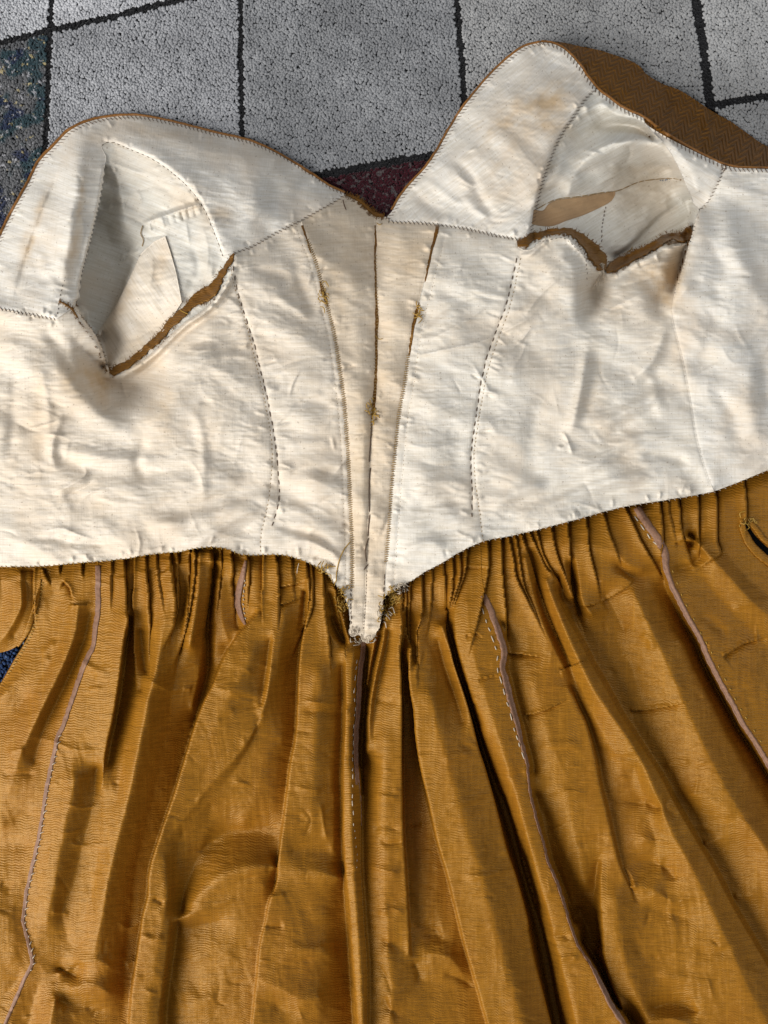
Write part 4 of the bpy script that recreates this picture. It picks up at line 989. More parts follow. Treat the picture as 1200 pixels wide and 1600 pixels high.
K(hgt([(939, 1335), (938, 1400), (940, 1450), (945, 1500), (960, 1550), (985, 1600), (1020, 1660)], 40, 46, 46, 44, 42, 40, 40), 0.1); K(hgt([(934, 1345), (930, 1400), (932, 1440), (936, 1475)], 34, 20, 10, 6), 0.1)
K(hgt([(962, 1400), (968, 1460), (985, 1530), (1010, 1590)], 52, 52, 50, 48), 0.8)
# F11
F11 = [(860, 905), (868, 932), (880, 960), (895, 988), (908, 1012), (922, 1040), (935, 1062), (950, 1088), (965, 1115), (985, 1146), (1010, 1184), (1030, 1216), (1050, 1254), (1080, 1306), (1110, 1356), (1140, 1414), (1170, 1466), (1200, 1516), (1250, 1600), (1310, 1700)]
K(hgt(off(F11, 1), 44, 48, 50, 50, 50, 50, 50, 48, 46), 0.1); K(hgt(off(F11, 10, -2), 30, 26, 24, 22, 24, 26, 28, 30, 30), 0.1)
K(hgt([(852, 905), (866, 945), (884, 990), (905, 1035), (925, 1075), (950, 1112), (980, 1155), (1002, 1192), (1020, 1232), (1050, 1302), (1080, 1355), (1108, 1412), (1136, 1470), (1165, 1535), (1200, 1600), (1240, 1680)], 50, 56, 60, 60, 60, 60, 60, 60, 60, 61, 62, 62, 62, 62, 62), 0.5)
K(hgt([(826, 860), (833, 893), (841, 930), (851, 960), (862, 985), (874, 1010), (888, 1040), (903, 1075), (925, 1115), (945, 1148), (970, 1184)], 30, 27, 26, 28, 28, 30, 34, 38, 42, 44, 48), 0.0)
K(hgt([(820, 870), (834, 930), (848, 975), (868, 1018), (882, 1046)], 44, 44, 44, 44, 44), 0.1)
K(hgt([(990, 1200), (1010, 1260), (1025, 1320), (1040, 1390), (1060, 1470), (1085, 1560), (1110, 1660)], 44, 42, 44, 46, 48, 48, 48), 0.8)
K(hgt([(1005, 1310), (1035, 1318), (1060, 1345)], 48, 50, 54), 0.5); K(hgt([(1000, 1345), (1030, 1350), (1055, 1372)], 36, 36, 44), 0.5); K(hgt([(985, 1385), (1020, 1390), (1050, 1410)], 48, 50, 54), 0.5); K(hgt([(1015, 1420), (1050, 1428), (1085, 1440)], 40, 42, 50), 0.5); K(hgt([(1000, 1250), (1030, 1262)], 34, 40), 0.6)
K(hgt([(1020, 1575), (1050, 1568), (1090, 1580)], 34, 32, 38), 0.4); K(hgt([(1010, 1600), (1050, 1592), (1090, 1605)], 48, 50, 48), 0.4); K(hgt([(990, 1470), (1010, 1500), (1025, 1530)], 42, 42, 40), 0.8)
# valley and F12
K(hgt([(945, 960), (962, 1000), (990, 1050), (1005, 1100), (1025, 1150), (1045, 1205), (1075, 1256), (1105, 1300), (1140, 1360), (1175, 1425), (1215, 1490), (1300, 1620)], 28, 24, 24, 26, 28, 28, 28, 30, 30, 30, 30, 30), 0.7)
K(hgt([(990, 925), (1008, 965), (1030, 1010), (1048, 1050), (1066, 1092), (1088, 1140), (1112, 1190), (1136, 1235), (1164, 1280), (1192, 1320), (1250, 1410), (1310, 1500)], 46, 50, 52, 52, 52, 53, 55, 57, 58, 58, 58, 58), 0.5)
K(hgt([(1080, 1240), (1110, 1250), (1140, 1270)], 42, 50, 56), 0.6); K(hgt([(1100, 1320), (1140, 1310), (1180, 1330)], 36, 42, 46), 0.8); K(hgt([(1150, 1400), (1200, 1400)], 36, 42), 0.9)
K(hgt([(1060, 1000), (1090, 1060), (1120, 1120), (1150, 1180), (1190, 1250), (1260, 1360)], 44, 42, 42, 42, 42, 42), 0.8)
K(hgt([(920, 850), (945, 856), (965, 868), (985, 884), (1005, 890)], 46, 48, 48, 46, 42), 0.3); K(hgt([(965, 885), (990, 902), (1020, 900), (1030, 905)], 34, 32, 32, 32), 0.3); K(hgt([(940, 908), (965, 898), (985, 908)], 46, 44, 46), 0.3)
K(hgt([(945, 930), (960, 955), (975, 985)], 30, 26, 26), 0.4)
K(hgt([(889, 880), (893, 905), (898, 935), (905, 958)], 26, 20, 14, 18), 0.0); K(hgt([(899, 870), (904, 905), (910, 940), (925, 960)], 42, 44, 46, 44), 0.1)
K(hgt([(880, 850), (882, 885), (888, 920), (892, 935)], 44, 42, 42, 40), 0.1)
# T5 and the right edge panel
T5 = [(995, 793), (1005, 810), (1020, 830), (1035, 855), (1040, 870), (1041, 887), (1050, 915), (1060, 935), (1075, 965), (1095, 1000), (1105, 1025), (1125, 1065), (1150, 1110), (1160, 1130), (1180, 1160), (1200, 1193), (1260, 1290), (1310, 1370)]
K(hgt(T5, 46, 48, 48, 50, 52, 54, 56, 56, 56), 0.1)
K(hgt(off(T5[4:], -9, 5), 36, 28, 12, 4, 4, 4, 8, 12), 0.0); K(hgt(off(T5[6:], -18, 12), 30, 28, 30, 32), 0.2)
K(hgt([(1064, 832), (1080, 843), (1095, 855), (1112, 872), (1140, 902), (1170, 935), (1200, 962), (1300, 1050)], 48, 50, 52, 52, 52, 52, 50, 50), 0.2)
K(hgt([(1070, 870), (1100, 905), (1140, 950), (1190, 1000), (1300, 1110)], 44, 42, 42, 42, 42), 0.8)
K(hgt([(1075, 836), (1084, 846), (1076, 852)], 22, 24, 30), 0.0)
K(hgt([(1110, 990), (1150, 1030), (1200, 1080), (1300, 1190)], 50, 50, 50, 48), 0.8)
K(hgt([(1060, 889), (1078, 884), (1090, 874), (1094, 862)], 38, 36, 36, 40), 0.0)
K(hgt([(1118, 850), (1140, 870), (1165, 900), (1200, 930)], 40, 40, 40, 40), 0.5)
K(hgt([(1130, 800), (1170, 800), (1220, 800), (1310, 800)], 42, 36, 34, 34), 0.7)
K(hgt([(1160, 812), (1172, 835), (1188, 852), (1210, 872), (1290, 950)], 38, 36, 36, 36, 36), 0.1)
# pleats stitched into the waist: raised on the left of each line
for p, a, w in [
    ([(626, 900), (625, 965), (622, 995)], 5, 8), ([(634, 900), (632, 980), (639, 1015)], 5, 5), ([(641, 898), (637, 980), (640, 1012)], 5, 5), ([(659, 890), (657, 965), (650, 990), (652, 1040)], 6, 8), ([(674, 880), (673, 930), (670, 960)], 3.5, 7), ([(692, 870), (694, 940), (695, 970)], 5, 8),
    ([(706, 862), (705, 915), (700, 945)], 6, 7), ([(717, 855), (717, 900), (707, 935)], 6, 7), ([(729, 848), (726, 890), (715, 925)], 6, 8), ([(763, 836), (762, 885), (756, 922), (740, 992)], 6, 10), ([(784, 832), (784, 898), (790, 965), (790, 1020)], 7, 10), ([(794, 832), (802, 882), (805, 902), (822, 940), (837, 967)], 6, 7),
    ([(805, 828), (811, 880), (818, 918), (830, 945)], 5, 6), ([(813, 826), (830, 886), (845, 935), (860, 975), (885, 1030)], 6, 9), ([(824, 822), (848, 882), (868, 908)], 5, 7), ([(837, 820), (847, 865), (865, 900)], 5, 6), ([(860, 812), (867, 860), (885, 910), (892, 935)], 6, 8), ([(886, 806), (890, 875), (893, 935), (903, 965)], 7, 9), ([(916, 798), (919, 855), (932, 910)], 6, 9),
    ([(940, 790), (950, 832), (960, 857)], 5, 9), ([(972, 782), (1000, 845), (1025, 887)], 6, 10), ([(1029, 770), (1035, 840), (1034, 852)], 6, 9), ([(1044, 768), (1046, 800), (1050, 818)], 3, 7), ([(1060, 766), (1062, 815), (1066, 838), (1070, 850)], 6, 9), ([(1091, 762), (1090, 815), (1091, 842)], 7, 9), ([(1118, 756), (1119, 805), (1120, 848), (1125, 864), (1114, 872)], 7, 10), ([(1161, 740), (1165, 785), (1165, 808)], 6, 10),
    ([(305, 845), (302, 905), (290, 980), (280, 1010)], 6, 10), ([(332, 842), (327, 925), (320, 970)], 6, 10), ([(346, 845), (344, 890), (340, 930)], 4, 7), ([(362, 850), (361, 905), (364, 940)], 5, 8), ([(386, 852), (388, 895), (387, 920)], 4, 8), ([(412, 852), (411, 940)], -6, 9), ([(430, 852), (435, 920), (435, 948)], 6, 9), ([(455, 858), (458, 905)], 3, 8), ([(479, 866), (480, 940), (475, 970), (465, 1000)], 6, 8), ([(487, 868), (487, 945), (480, 975)], 5, 5),
    ([(505, 876), (506, 940), (512, 990), (515, 1025)], 6, 8), ([(521, 892), (526, 950), (535, 1000)], 5, 7), ([(195, 862), (194, 950), (196, 970)], 5, 9), ([(211, 862), (210, 965), (212, 1050)], -4, 7), ([(227, 860), (231, 980), (232, 1045)], 4, 7), ([(246, 858), (247, 900), (252, 930)], 3, 7), ([(265, 852), (271, 945), (268, 970)], 5, 8), ([(277, 850), (277, 950), (265, 985)], 5, 8), ([(297, 846), (290, 960), (277, 1025)], 5, 7),
    ([(128, 868), (130, 905)], 3, 8), ([(175, 866), (174, 920)], 3, 8), ([(95, 870), (93, 900)], 3, 7),
    ([(383, 872), (380, 890), (376, 910)], -3, 7), ([(362, 868), (361, 890), (364, 910)], 4, 7), ([(333, 862), (332, 890)], 4, 7), ([(195, 900), (195, 940), (197, 965)], 4, 8), ([(210, 920), (211, 960)], -3.5, 7), ([(228, 890), (229, 930), (232, 975)], 4, 8), ([(264, 870), (267, 910), (272, 950), (268, 975)], 4.5, 8), ([(278, 880), (276, 920)], -3.5, 7), ([(243, 900), (260, 890), (265, 880)], 3, 7),
    ([(53, 888), (53, 915), (54, 945)], -4, 6), ([(67, 888), (71, 903), (80, 916)], 4, 6), ([(99, 909), (108, 914), (113, 926), (114, 937)], -5, 7), ([(110, 944), (122, 947), (136, 946), (144, 940)], 4, 5),
    ([(570, 1006), (566, 1060), (561, 1120)], 3, 6), ([(436, 917), (455, 912), (478, 906)], -4, 6), ([(437, 945), (460, 936), (478, 928)], -4.5, 7), ([(727, 886), (745, 885), (762, 887)], -3, 5), ([(792, 1019), (820, 1021), (852, 1027)], -4.5, 6), ([(728, 992), (745, 990), (755, 997)], -3, 6), ([(748, 1060), (770, 1056), (786, 1052)], -3, 6),
    ([(875, 1048), (895, 1042), (915, 1033), (925, 1030)], 4, 6), ([(905, 945), (922, 944), (940, 940)], -4.5, 6), ([(940, 940), (960, 928), (985, 912), (992, 903)], -4.5, 7), ([(1055, 848), (1075, 845), (1100, 848)], -3, 5), ([(985, 1110), (1030, 1105), (1080, 1095)], -4, 8), ([(1130, 1025), (1160, 1005), (1200, 995)], -5, 9), ([(820, 1118), (850, 1108), (888, 1092)], -4.5, 8),
    ([(1020, 785), (1060, 778)], 2, 6)]: SF.pleat(ext(p, 38) if p[-1][1]-p[0][1] > 45 else p, a*1.25, w)
for p, a, w in [
    ([(40, 1150), (80, 1158), (120, 1172), (160, 1170)], 3, 6), ([(100, 1255), (130, 1262), (160, 1256)], 3, 5), ([(105, 1318), (140, 1322), (170, 1316)], 3.5, 5), ([(78, 1425), (110, 1428)], 3, 5), ([(180, 1060), (205, 1058), (222, 1075)], 4, 5), ([(220, 1062), (245, 1068), (262, 1078), (290, 1077)], 4, 5), ([(180, 1440), (205, 1450), (228, 1430)], 3, 6), ([(195, 1510), (215, 1500)], 3, 5),
    ([(285, 1075), (300, 1078)], 3, 5), ([(285, 1000), (298, 992), (312, 990)], 3, 5), ([(340, 1075), (380, 1080), (420, 1090)], 2.5, 9), ([(360, 1110), (385, 1105), (405, 1100)], -3, 7), ([(470, 1095), (500, 1098), (538, 1100)], 4, 5), ([(470, 1110), (500, 1112), (538, 1114)], -4, 7), ([(460, 1230), (490, 1235), (505, 1236)], 3, 5), ([(500, 1250), (506, 1290), (512, 1320)], 3.5, 5), ([(470, 1260), (485, 1280), (475, 1310)], -3, 6),
    ([(420, 1405), (432, 1402), (448, 1396)], 4, 5), ([(414, 1447), (430, 1448), (445, 1446)], -4, 5), ([(440, 1480), (480, 1482), (520, 1478)], 2, 7), ([(240, 1405), (248, 1408), (256, 1414)], -4, 4), ([(222, 1460), (240, 1468), (258, 1462)], 2.6, 5), ([(540, 1108), (548, 1112)], 3, 5), ([(575, 1092), (600, 1096), (622, 1098)], -3, 6), ([(580, 1240), (600, 1244), (624, 1248)], 3, 5), ([(590, 1310), (606, 1318), (630, 1314)], -4, 5),
    ([(575, 1352), (600, 1360), (625, 1365)], 3.5, 7), ([(580, 1300), (600, 1290), (625, 1300)], -3, 7), ([(585, 1500), (605, 1530), (612, 1560)], -4, 7), ([(590, 1430), (610, 1420), (632, 1428)], 3, 6), ([(690, 1260), (730, 1252), (770, 1235)], 2, 5), ([(720, 1372), (760, 1368), (800, 1355)], 2.4, 5), ([(690, 1190), (715, 1180), (740, 1180)], 2, 6), ([(640, 1290), (660, 1285)], -3, 5), ([(640, 1445), (665, 1448), (690, 1455)], -4, 6),
    ([(645, 1500), (655, 1525), (648, 1530)], -5, 6), ([(690, 1520), (720, 1530), (742, 1545)], -4, 7), ([(835, 1470), (860, 1462)], 3, 5), ([(790, 1215), (810, 1210), (822, 1205)], -3, 6), ([(860, 1465), (880, 1462), (892, 1470)], -4, 6), ([(870, 1500), (892, 1495), (905, 1500)], 4, 6), ([(840, 1170), (870, 1162), (910, 1165)], 2.6, 7), ([(850, 1240), (880, 1235), (920, 1240)], 3, 6), ([(900, 1320), (930, 1310), (950, 1312)], -3, 7),
    ([(950, 1180), (985, 1175), (1000, 1170)], 3, 5), ([(945, 1255), (975, 1252), (1010, 1258)], -3, 6), ([(970, 1350), (985, 1365), (995, 1392)], 4, 5), ([(1050, 1240), (1040, 1260), (1058, 1280)], -4, 6), ([(1060, 1300), (1090, 1290), (1120, 1300)], 3, 7), ([(1080, 1480), (1110, 1490), (1150, 1480)], -2.4, 8), ([(1020, 1520), (1070, 1530), (1120, 1540)], 2.4, 10), ([(1035, 1200), (1060, 1190), (1080, 1195)], 2.4, 7),
    ([(120, 1030), (150, 1048), (172, 1052)], 2.5, 6), ([(90, 1000), (70, 1020), (80, 1040)], 2.4, 6), ([(10, 1175), (40, 1170)], 3, 6), ([(0, 1215), (25, 1208), (60, 1212)], -3, 7), ([(0, 1380), (20, 1390)], -2, 8), ([(110, 1590), (140, 1575)], 2, 8), ([(1140, 950), (1180, 940), (1200, 930)], 2, 6), ([(1085, 960), (1110, 970), (1140, 1000)], -2.4, 8), ([(1000, 990), (1015, 1000), (1020, 1020)], 2.5, 6), ([(880, 1010), (895, 1005), (910, 1008)], 2, 4)]: SF.ridge(p, a, w, abs(a) >= 3)
# scattered press creases of the taffeta
for k in range(420):
    x = random.uniform(-80, 1280); y = random.uniform(900, 1680); l = random.uniform(14, 46)
    an = random.gauss(0.06, 0.28) if random.random() < 0.88 else random.gauss(1.5, 0.3)
    dx, dy = math.cos(an)*l/2, math.sin(an)*l/2
    SF.ridge([(x-dx, y-dy), (x+random.uniform(-2, 2), y+random.uniform(-2, 2)), (x+dx, y+dy)], random.choice((1, -1))*random.choice((0.6, 0.9, 1.3, 1.8))*random.uniform(0.7, 1.2), random.uniform(2.0, 4.5), random.random() < 0.75, 0.4)
SF.solve(s0=0.7, s1=3.2, gain=1.38, opgain=1.25)
far = np.clip((GY-880)/150, 0.25, 1)
SF.H = SF.H+far*(1.6*crumple(GX/80, GY/130, 51)+0.5*crumple(GX/34, GY/30, 57)+1.0*fbm(GX/60, GY/150, 2, 61))+0.15*fbm(GX/12, GY/12, 3, 66)
SF.H = SF.H+far*(1.0*crinkle(2, 60, 16, 151)+0.8*crinkle(-8, 40, 9, 161)+0.9*crinkle(80, 110, 16, 171))
for q, hi, a in ((F4, -1, 4.5), (F5, -1, 4), (F9, -1, 4), (F6a, -1, 3.5), (F8, 1, 4), (F9b, 1, 4), (F11, 1, 4), (F10b, 1, 3.5), (F6b, 1, 3)): SF.hang(q, hi, a)
SF.hang([(196, 960), (192, 990), (186, 1040), (179, 1090), (173, 1125), (166, 1155), (160, 1190), (158, 1230)], 1, 3.5)
for op in SF.ops:
    if op[0] == 'p' and abs(op[2]) >= 4: SF.hang(op[1], 1 if op[2] > 0 else -1, 2.8, 4.5, 0.25)
SF.overhang()
SF.H = 6+np.logaddexp(0, (SF.H+22-6)/3.0)*3.0

# ------------------------------------------------------------------ the dress, part by part
dress = thing('dress', 'ochre silk dress laid open on the rug showing its cream linen bodice lining', 'dress', (0, 0, 0))
CP = cloth_part
def part(name, poly, fld, mat, label=None, parent=None, **kw):
    o = CP(name, poly, fld, M[mat], parent or dress, **kw)
    if label: o['label'] = label
    return o
def sm(p, st=2.0): return [tuple(q) for q in smooth(p, st)[:, :2]]
def jag(p, amp, seed, wl=5.0):
    """frayed open line"""
    q = smooth(p, 1.5)[:, :2]; s = np.arange(len(q))*1.5
    t = np.gradient(q, axis=0); t /= np.linalg.norm(t, axis=1, keepdims=True)+1e-9
    w = amp*(pn(s/wl, 0*s, seed)+0.8*pn(s/wl*2.6, 0*s, seed+3))
    w[0] = w[-1] = 0
    return [tuple(v) for v in q+np.stack([-t[:, 1], t[:, 0]], 1)*w[:, None]]
n_l, n_c, n_r = sm(NECK_L), sm(NECK_C), sm(NECK_R)
w_l, w_r, w_r2 = jag(WAIST_L, 1.1, 3), jag(WAIST_R, 0.9, 8), jag(WAIST_R2, 0.6, 12)
w_c1, w_c2 = jag(WAIST_C1, 1.6, 21), jag(WAIST_C2, 1.8, 25)
s1, s2, s3, s4, s7, s8, s10, s11, s12 = map(sm, (S1, S2, S3, S4, S7, S8, S10, S11, S12))
lip, rawl, lfl, lfr1, lfr2, band, back = sm(LIP_L), jag(RAW_L, 0.8, 31), jag(LIPF_L, 1.0, 33), jag(LIPF_R1, 0.9, 35), jag(LIPF_R2, 0.8, 37), sm(BAND_R), sm(BACK_R)
e1, e2, e3, e4 = sm(EDGE_R1), sm(EDGE_R2), sm(EDGE_R3), sm(EDGE_R4)
def split(line, x=None, y=None):
    i = next(k for k, p in enumerate(line) if (y is not None and p[1] >= y) or (x is not None and p[0] >= x))
    return line[:i+1], line[i:]
s1a, s1b = split(s1, x=471)          # the left yoke seam, cut where the boning seam meets it
s7a, s7b = split(s7, x=685)
# outer silk shell under the lining, right down to the rug
outline = n_l+n_c+n_r+sm(OUTER_R)+[(1310, 690)]+rev(sm(WAIST_R2))+rev(sm(WAIST_R))+rev(sm(WAIST_C2))+rev(sm(WAIST_C1))+rev(sm(WAIST_L))
cut_l = lip+rawl+lfl+rev(s8)
cut_r = rev(s11)+e2+band+back[:14]+rev(lfr2)+rev(lfr1)
class Low:
    def __init__(s, f, d, lo): s.f, s.d, s.lo = f, d, lo
    def at(s, x, y): return np.maximum(s.f.at(x, y)-s.d, s.lo)
shell_poly = np.array(outline)
cxy = np.array([600, 600.0]); dv = cxy-shell_poly; shell_poly = shell_poly+dv/np.linalg.norm(dv, axis=1, keepdims=True)*3.0
part('outer_shell', shell_poly, Low(BF, 5.0, 1.0), 'raw', rim_to=0.5, g=4.0)
part('outer_sleeve', e1+e2+e3+e4+rev(sm(OUTER_R)), BF, 'herring', 'ochre silk outside of the right sleeve with a herringbone weave', lift=0.6, rim_to=1.0, uvrot=32)
part('yoke_lining', n_l+rev(s1)+rev(s8)+lip+rev(s10), BF, 'white', 'left yoke and shoulder band lining', lift=0.3, uvrot=8)
part('yoke_lining', n_r+e1+s11+rev(s7), BF, 'white', 'right yoke lining with tan stains', lift=0.3, uvrot=-38)
GS = [(258, 369), (268, 400), (276, 430), (284, 472)]
inner = [(150, 524), (176, 488), (196, 452), (212, 418), (224, 393), (240, 378)]
part('sleeve_lining', s8+lfl[::-1]+rev(rawl)+rev(lip), BF, 'sleeve', 'left sleeve lining seen down the armhole', rim=2, uvrot=20)
gus = sm(inner)+sm(GS)+[(258, 513), (236, 535), (206, 559), (174, 577), (165, 570), (158, 550)]
part('sleeve_panel', gus, BF, 'front', 'lower linen panel of the left sleeve', lift=3.5, rim=3, uvrot=55)
part('sleeve_lining', rev(s11)+e2+band+back[:14]+rev(lfr2)+rev(lfr1), BF, 'sleeve', 'right sleeve lining with a white puffed fold', rim=2, uvrot=-30)
tan = [(834, 327), (848, 329), (857, 319), (868, 313), (905, 308), (940, 302), (961, 300), (956, 313), (940, 323), (912, 336), (885, 345), (864, 353), (845, 353), (831, 350)]
part('linen_patch', sm(tan), BF, 'patch', 'tan linen patch inside the right armhole', lift=0.6, rim=1, uvrot=-15)
part('shoulder_band', e3+s12+rev(band), BF, 'white', lift=0.5, uvrot=35)
part('back_panel', e4+[(1310, 700)]+rev(w_r2)+rev(back)+rev(s12), BF, 'white', lift=0.4, rim=4)
part('front_panel', s10+lip[-1:]+rawl+lfl+s1a+s2+rev(w_l), BF, 'front', 'left front lining panel with a pin tucked dart', lift=0.4, rim=4)
part('centre_panel', s1b+n_c[:int(len(n_c)*0.72)]+s3+rev(w_c1)+rev(s2), BF, 'centre', 'left of the two narrow centre panels', lift=0.5, rim=4)
part('centre_panel', n_c[int(len(n_c)*0.72):]+s7a+s4+rev(w_c2)+rev(s3), BF, 'centre', 'right of the two narrow centre panels', lift=0.5, rim=4)
part('front_panel', s7b+lfr1+lfr2+back[back.index(min(back, key=lambda p: abs(p[1]-378))):]+rev(w_r)+rev(s4), BF, 'pale', 'right front lining panel', lift=0.4, rim=4)

# skirt panels, divided at the bound seams
def up(p, d=20): return [(x, y-d) for x, y in p]
TOP = up([(x, y) for x, y in W_ALL])
def top_between(x0, x1): return [p for p in TOP if x0 < p[0] < x1]
T3 = [(568, 1000), (567, 1020), (563, 1050), (561, 1080), (560, 1110), (557, 1140), (557, 1200), (561, 1250), (562, 1290)]
seam1 = [(153, 858)]+sm(T1)
seam3 = [(568, 972)]+sm(T3+[(562, 1350), (565, 1400), (568, 1450), (572, 1500), (574, 1600), (576, 1698)])
seam4 = [(750, 830), (752, 900)]+sm(T4+[(1030, 1698)])
seam5 = [(994, 765)]+sm(T5[:-1])+[(1310, 1365)]
slit_l = [(62, 910), (56, 935), (50, 960), (42, 985), (28, 1008), (8, 1018), (-60, 1032), (-110, 1040)]
slit_r = [(62, 910), (58, 935), (53, 960), (47, 985), (36, 1008), (21, 1032), (8, 1055), (-8, 1080), (-80, 1166), (-110, 1200)]
BOT = 1698
part('skirt_panel', [(-110, 866)]+top_between(-109, 62)+[(62, 862)]+sm(slit_l), SF, 'silk', 'flap of skirt left of the pocket slit', lift=0.2, rim=3)
part('skirt_panel', [(62, 862)]+top_between(62, 153)+seam1+[(-110, BOT)]+rev(sm(slit_r)), SF, 'silk', 'leftmost skirt panel beside the pocket slit', lift=0.2, rim=3)
part('skirt_panel', top_between(153, 568)+seam3+[(576, BOT), (-28, BOT)]+rev(seam1), SF, 'silk', 'left front skirt panel with a big slanting fold', rim=3)
part('skirt_panel', top_between(568, 750)+seam4+[(576, BOT)]+rev(seam3), SF, 'silk', 'middle skirt panel with a broad smooth fold', rim=3)
part('skirt_panel', top_between(750, 994)+seam5+[(1310, BOT)]+rev(seam4), SF, 'silk', 'right front skirt panel', rim=3)
hole = sm([(1160, 816), (1166, 816), (1178, 834), (1194, 851), (1215, 868), (1290, 932), (1284, 944), (1205, 880), (1184, 862), (1168, 840)])
part('skirt_panel', top_between(994, 1309)+[(1310, 690), (1310, 1365)]+rev(seam5), SF, 'silk', 'rightmost skirt panel with a pocket slit', rim=3, holes=[hole])

# ---- seam bindings with their running stitches
def stitches(parent, paths, mat, rad=0.9):
    """every stitch of a bound seam is a piece of its own"""
    for p in paths: tubes('stitch', [p], rad, M[mat], parent)
tb = ribbon('seam_binding', [(x, y, 8.5-3*min(1, max(0, (y-900)/400))) for x, y in T1], SF, M['tape'], dress, lift=0.7, crown=0.4, rough=1.0)
tb['label'] = 'pale mauve tape down the far left seam'
stitches(tb, whip([(p[0]+3.5, p[1]) for p in T1[9:-4]], SF, 11, 4, 0.9, 1.4, 0.6), 'white_thread', 0.6)
t2p = [(384, 876, 4), (380, 895, 8), (374, 920, 10), (371, 940, 10), (375, 958, 8), (383, 976, 4)]
tb = ribbon('seam_binding', t2p, SF, M['tape'], dress, lift=1.6, crown=1.6, rough=0.5); tb['label'] = 'short mauve tape left of the point'
stitches(tb, running([(383, 905), (381, 925), (380, 945), (384, 968)], SF, 4, 4, 1.6), 'white_thread', 0.8)
tb = ribbon('seam_binding', [(x, y, 7.5 if y < 1150 else 6.5) for x, y in T3], SF, M['tape'], dress, lift=0.8, crown=0.5, rough=1.0); tb['label'] = 'mauve tape straight below the point'
stitches(tb, running([(558, 1030), (555, 1060), (553, 1085), (555, 1110), (552, 1140), (551, 1200), (551, 1250), (553, 1290), (557, 1325), (558, 1356)], SF, 6, 8, 1.2, 0.6), 'white_thread', 0.65)
tb = ribbon('seam_binding', [(x, y, 9.5 if y < 1100 else (9.5-5.5*min(1, (y-1100)/100) if y < 1500 else 4+4*min(1, (y-1500)/50))) for x, y in T4], SF, M['tape'], dress, lift=1.0, crown=0.6, rough=1.3); tb['label'] = 'mauve tape right of the point'
stitches(tb, running([(753, 950), (759, 970), (766, 988), (772, 1005), (777, 1022), (777, 1045), (782, 1062), (788, 1085), (796, 1110), (804, 1140), (812, 1165), (820, 1192)], SF, 8, 8.5, 1.2, 0.5), 'white_thread', 0.8)
tb = ribbon('seam_binding', [(x, y, 12-4*min(1, max(0, (y-860)/60))) for x, y in T5], SF, M['tape'], dress, lift=0.8, crown=0.5, rough=1.2); tb['label'] = 'broad mauve tape at the right edge'
stitches(tb, running([(992, 806), (1000, 818), (1010, 832), (1020, 846), (1032, 855)], SF, 9, 6, 1.2), 'white_thread', 1.0)
stitches(tb, running([(1050, 890), (1066, 930), (1084, 968), (1104, 1005), (1130, 1055), (1156, 1105), (1190, 1160)], SF, 4, 16, 1.2), 'gold_thread', 0.7)

# ---- raw silk edges at the armholes
STRIPS = []
def strip(pts, label, mat='raw', lift=1.2, rough=1.4):
    o = ribbon('raw_edge', pts, BF, M[mat], dress, lift=lift, crown=1.6, rough=rough*1.6); o['label'] = label
    STRIPS.append((pts, label)); return o
strip([(166, 574, 5), (178, 580, 13), (205, 564, 11), (236, 539, 11), (255, 520, 12), (270, 502, 14), (285, 489, 12), (297, 476, 12), (310, 466, 20), (322, 460, 22), (333, 452, 18), (342, 436, 12), (350, 422, 8), (359, 408, 7), (366, 396, 4)], 'brown raw edge along the lower left armhole')
strip([(92, 470, 2.5), (110, 481, 3.5), (128, 502, 4), (146, 524, 4.5), (160, 556, 5), (168, 580, 4)], 'thin brown raw edge on the flap of the left armhole', rough=0.8)
strip([(808, 381, 10), (820, 379, 13), (834, 370, 12), (852, 363, 9), (872, 361, 8), (893, 363, 10), (908, 372, 16), (920, 385, 22), (931, 397, 24), (939, 410, 20), (942, 422, 12)], 'torn brown raw edge on the left flap of the right armhole', lift=2.5, rough=2.2)
strip([(947, 424, 8), (962, 415, 17), (985, 402, 14), (1008, 391, 12), (1022, 384, 12), (1036, 374, 13), (1050, 369, 12), (1064, 372, 16), (1076, 364, 18), (1082, 360, 14)], 'brown raw edge along the lower right armhole', lift=1.8, rough=1.6)
strip([(540, 304, 3), (556, 310, 6), (572, 322, 6), (584, 333, 7), (600, 338, 5)], 'brown silk facing at the neckline point', lift=0.8, rough=0.8)
def fringe(pts, lb, n, mat='raw'):
    q = smooth(pts, 1.0); t = np.gradient(q[:, :2], axis=0); t /= np.linalg.norm(t, axis=1, keepdims=True)+1e-9
    out = []
    for k in range(n):
        i = random.randrange(len(q)); sd = random.choice((-1, 1)); a = q[i, 2]*0.5*sd
        nx, ny = -t[i, 1], t[i, 0]; l = sd*random.uniform(1.5, 5.0); j = random.uniform(-2.5, 2.5)
        xs = np.array([q[i, 0]+nx*(a-sd*2), q[i, 0]+nx*(a+l*0.5)+j*0.3, q[i, 0]+nx*(a+l)+t[i, 0]*j]); ys = np.array([q[i, 1]+ny*(a-sd*2), q[i, 1]+ny*(a+l*0.5), q[i, 1]+ny*(a+l)+t[i, 1]*j])
        out.append(np.stack([xs, ys, np.maximum(BF.at(xs, ys), BF.at(q[i, 0], q[i, 1])-3)+np.array([2.0, 2.4, 1.6])], 1))
    o = tubes('frayed_edge', out, 0.42, M[mat], dress, 4, 'stuff'); o['label'] = lb
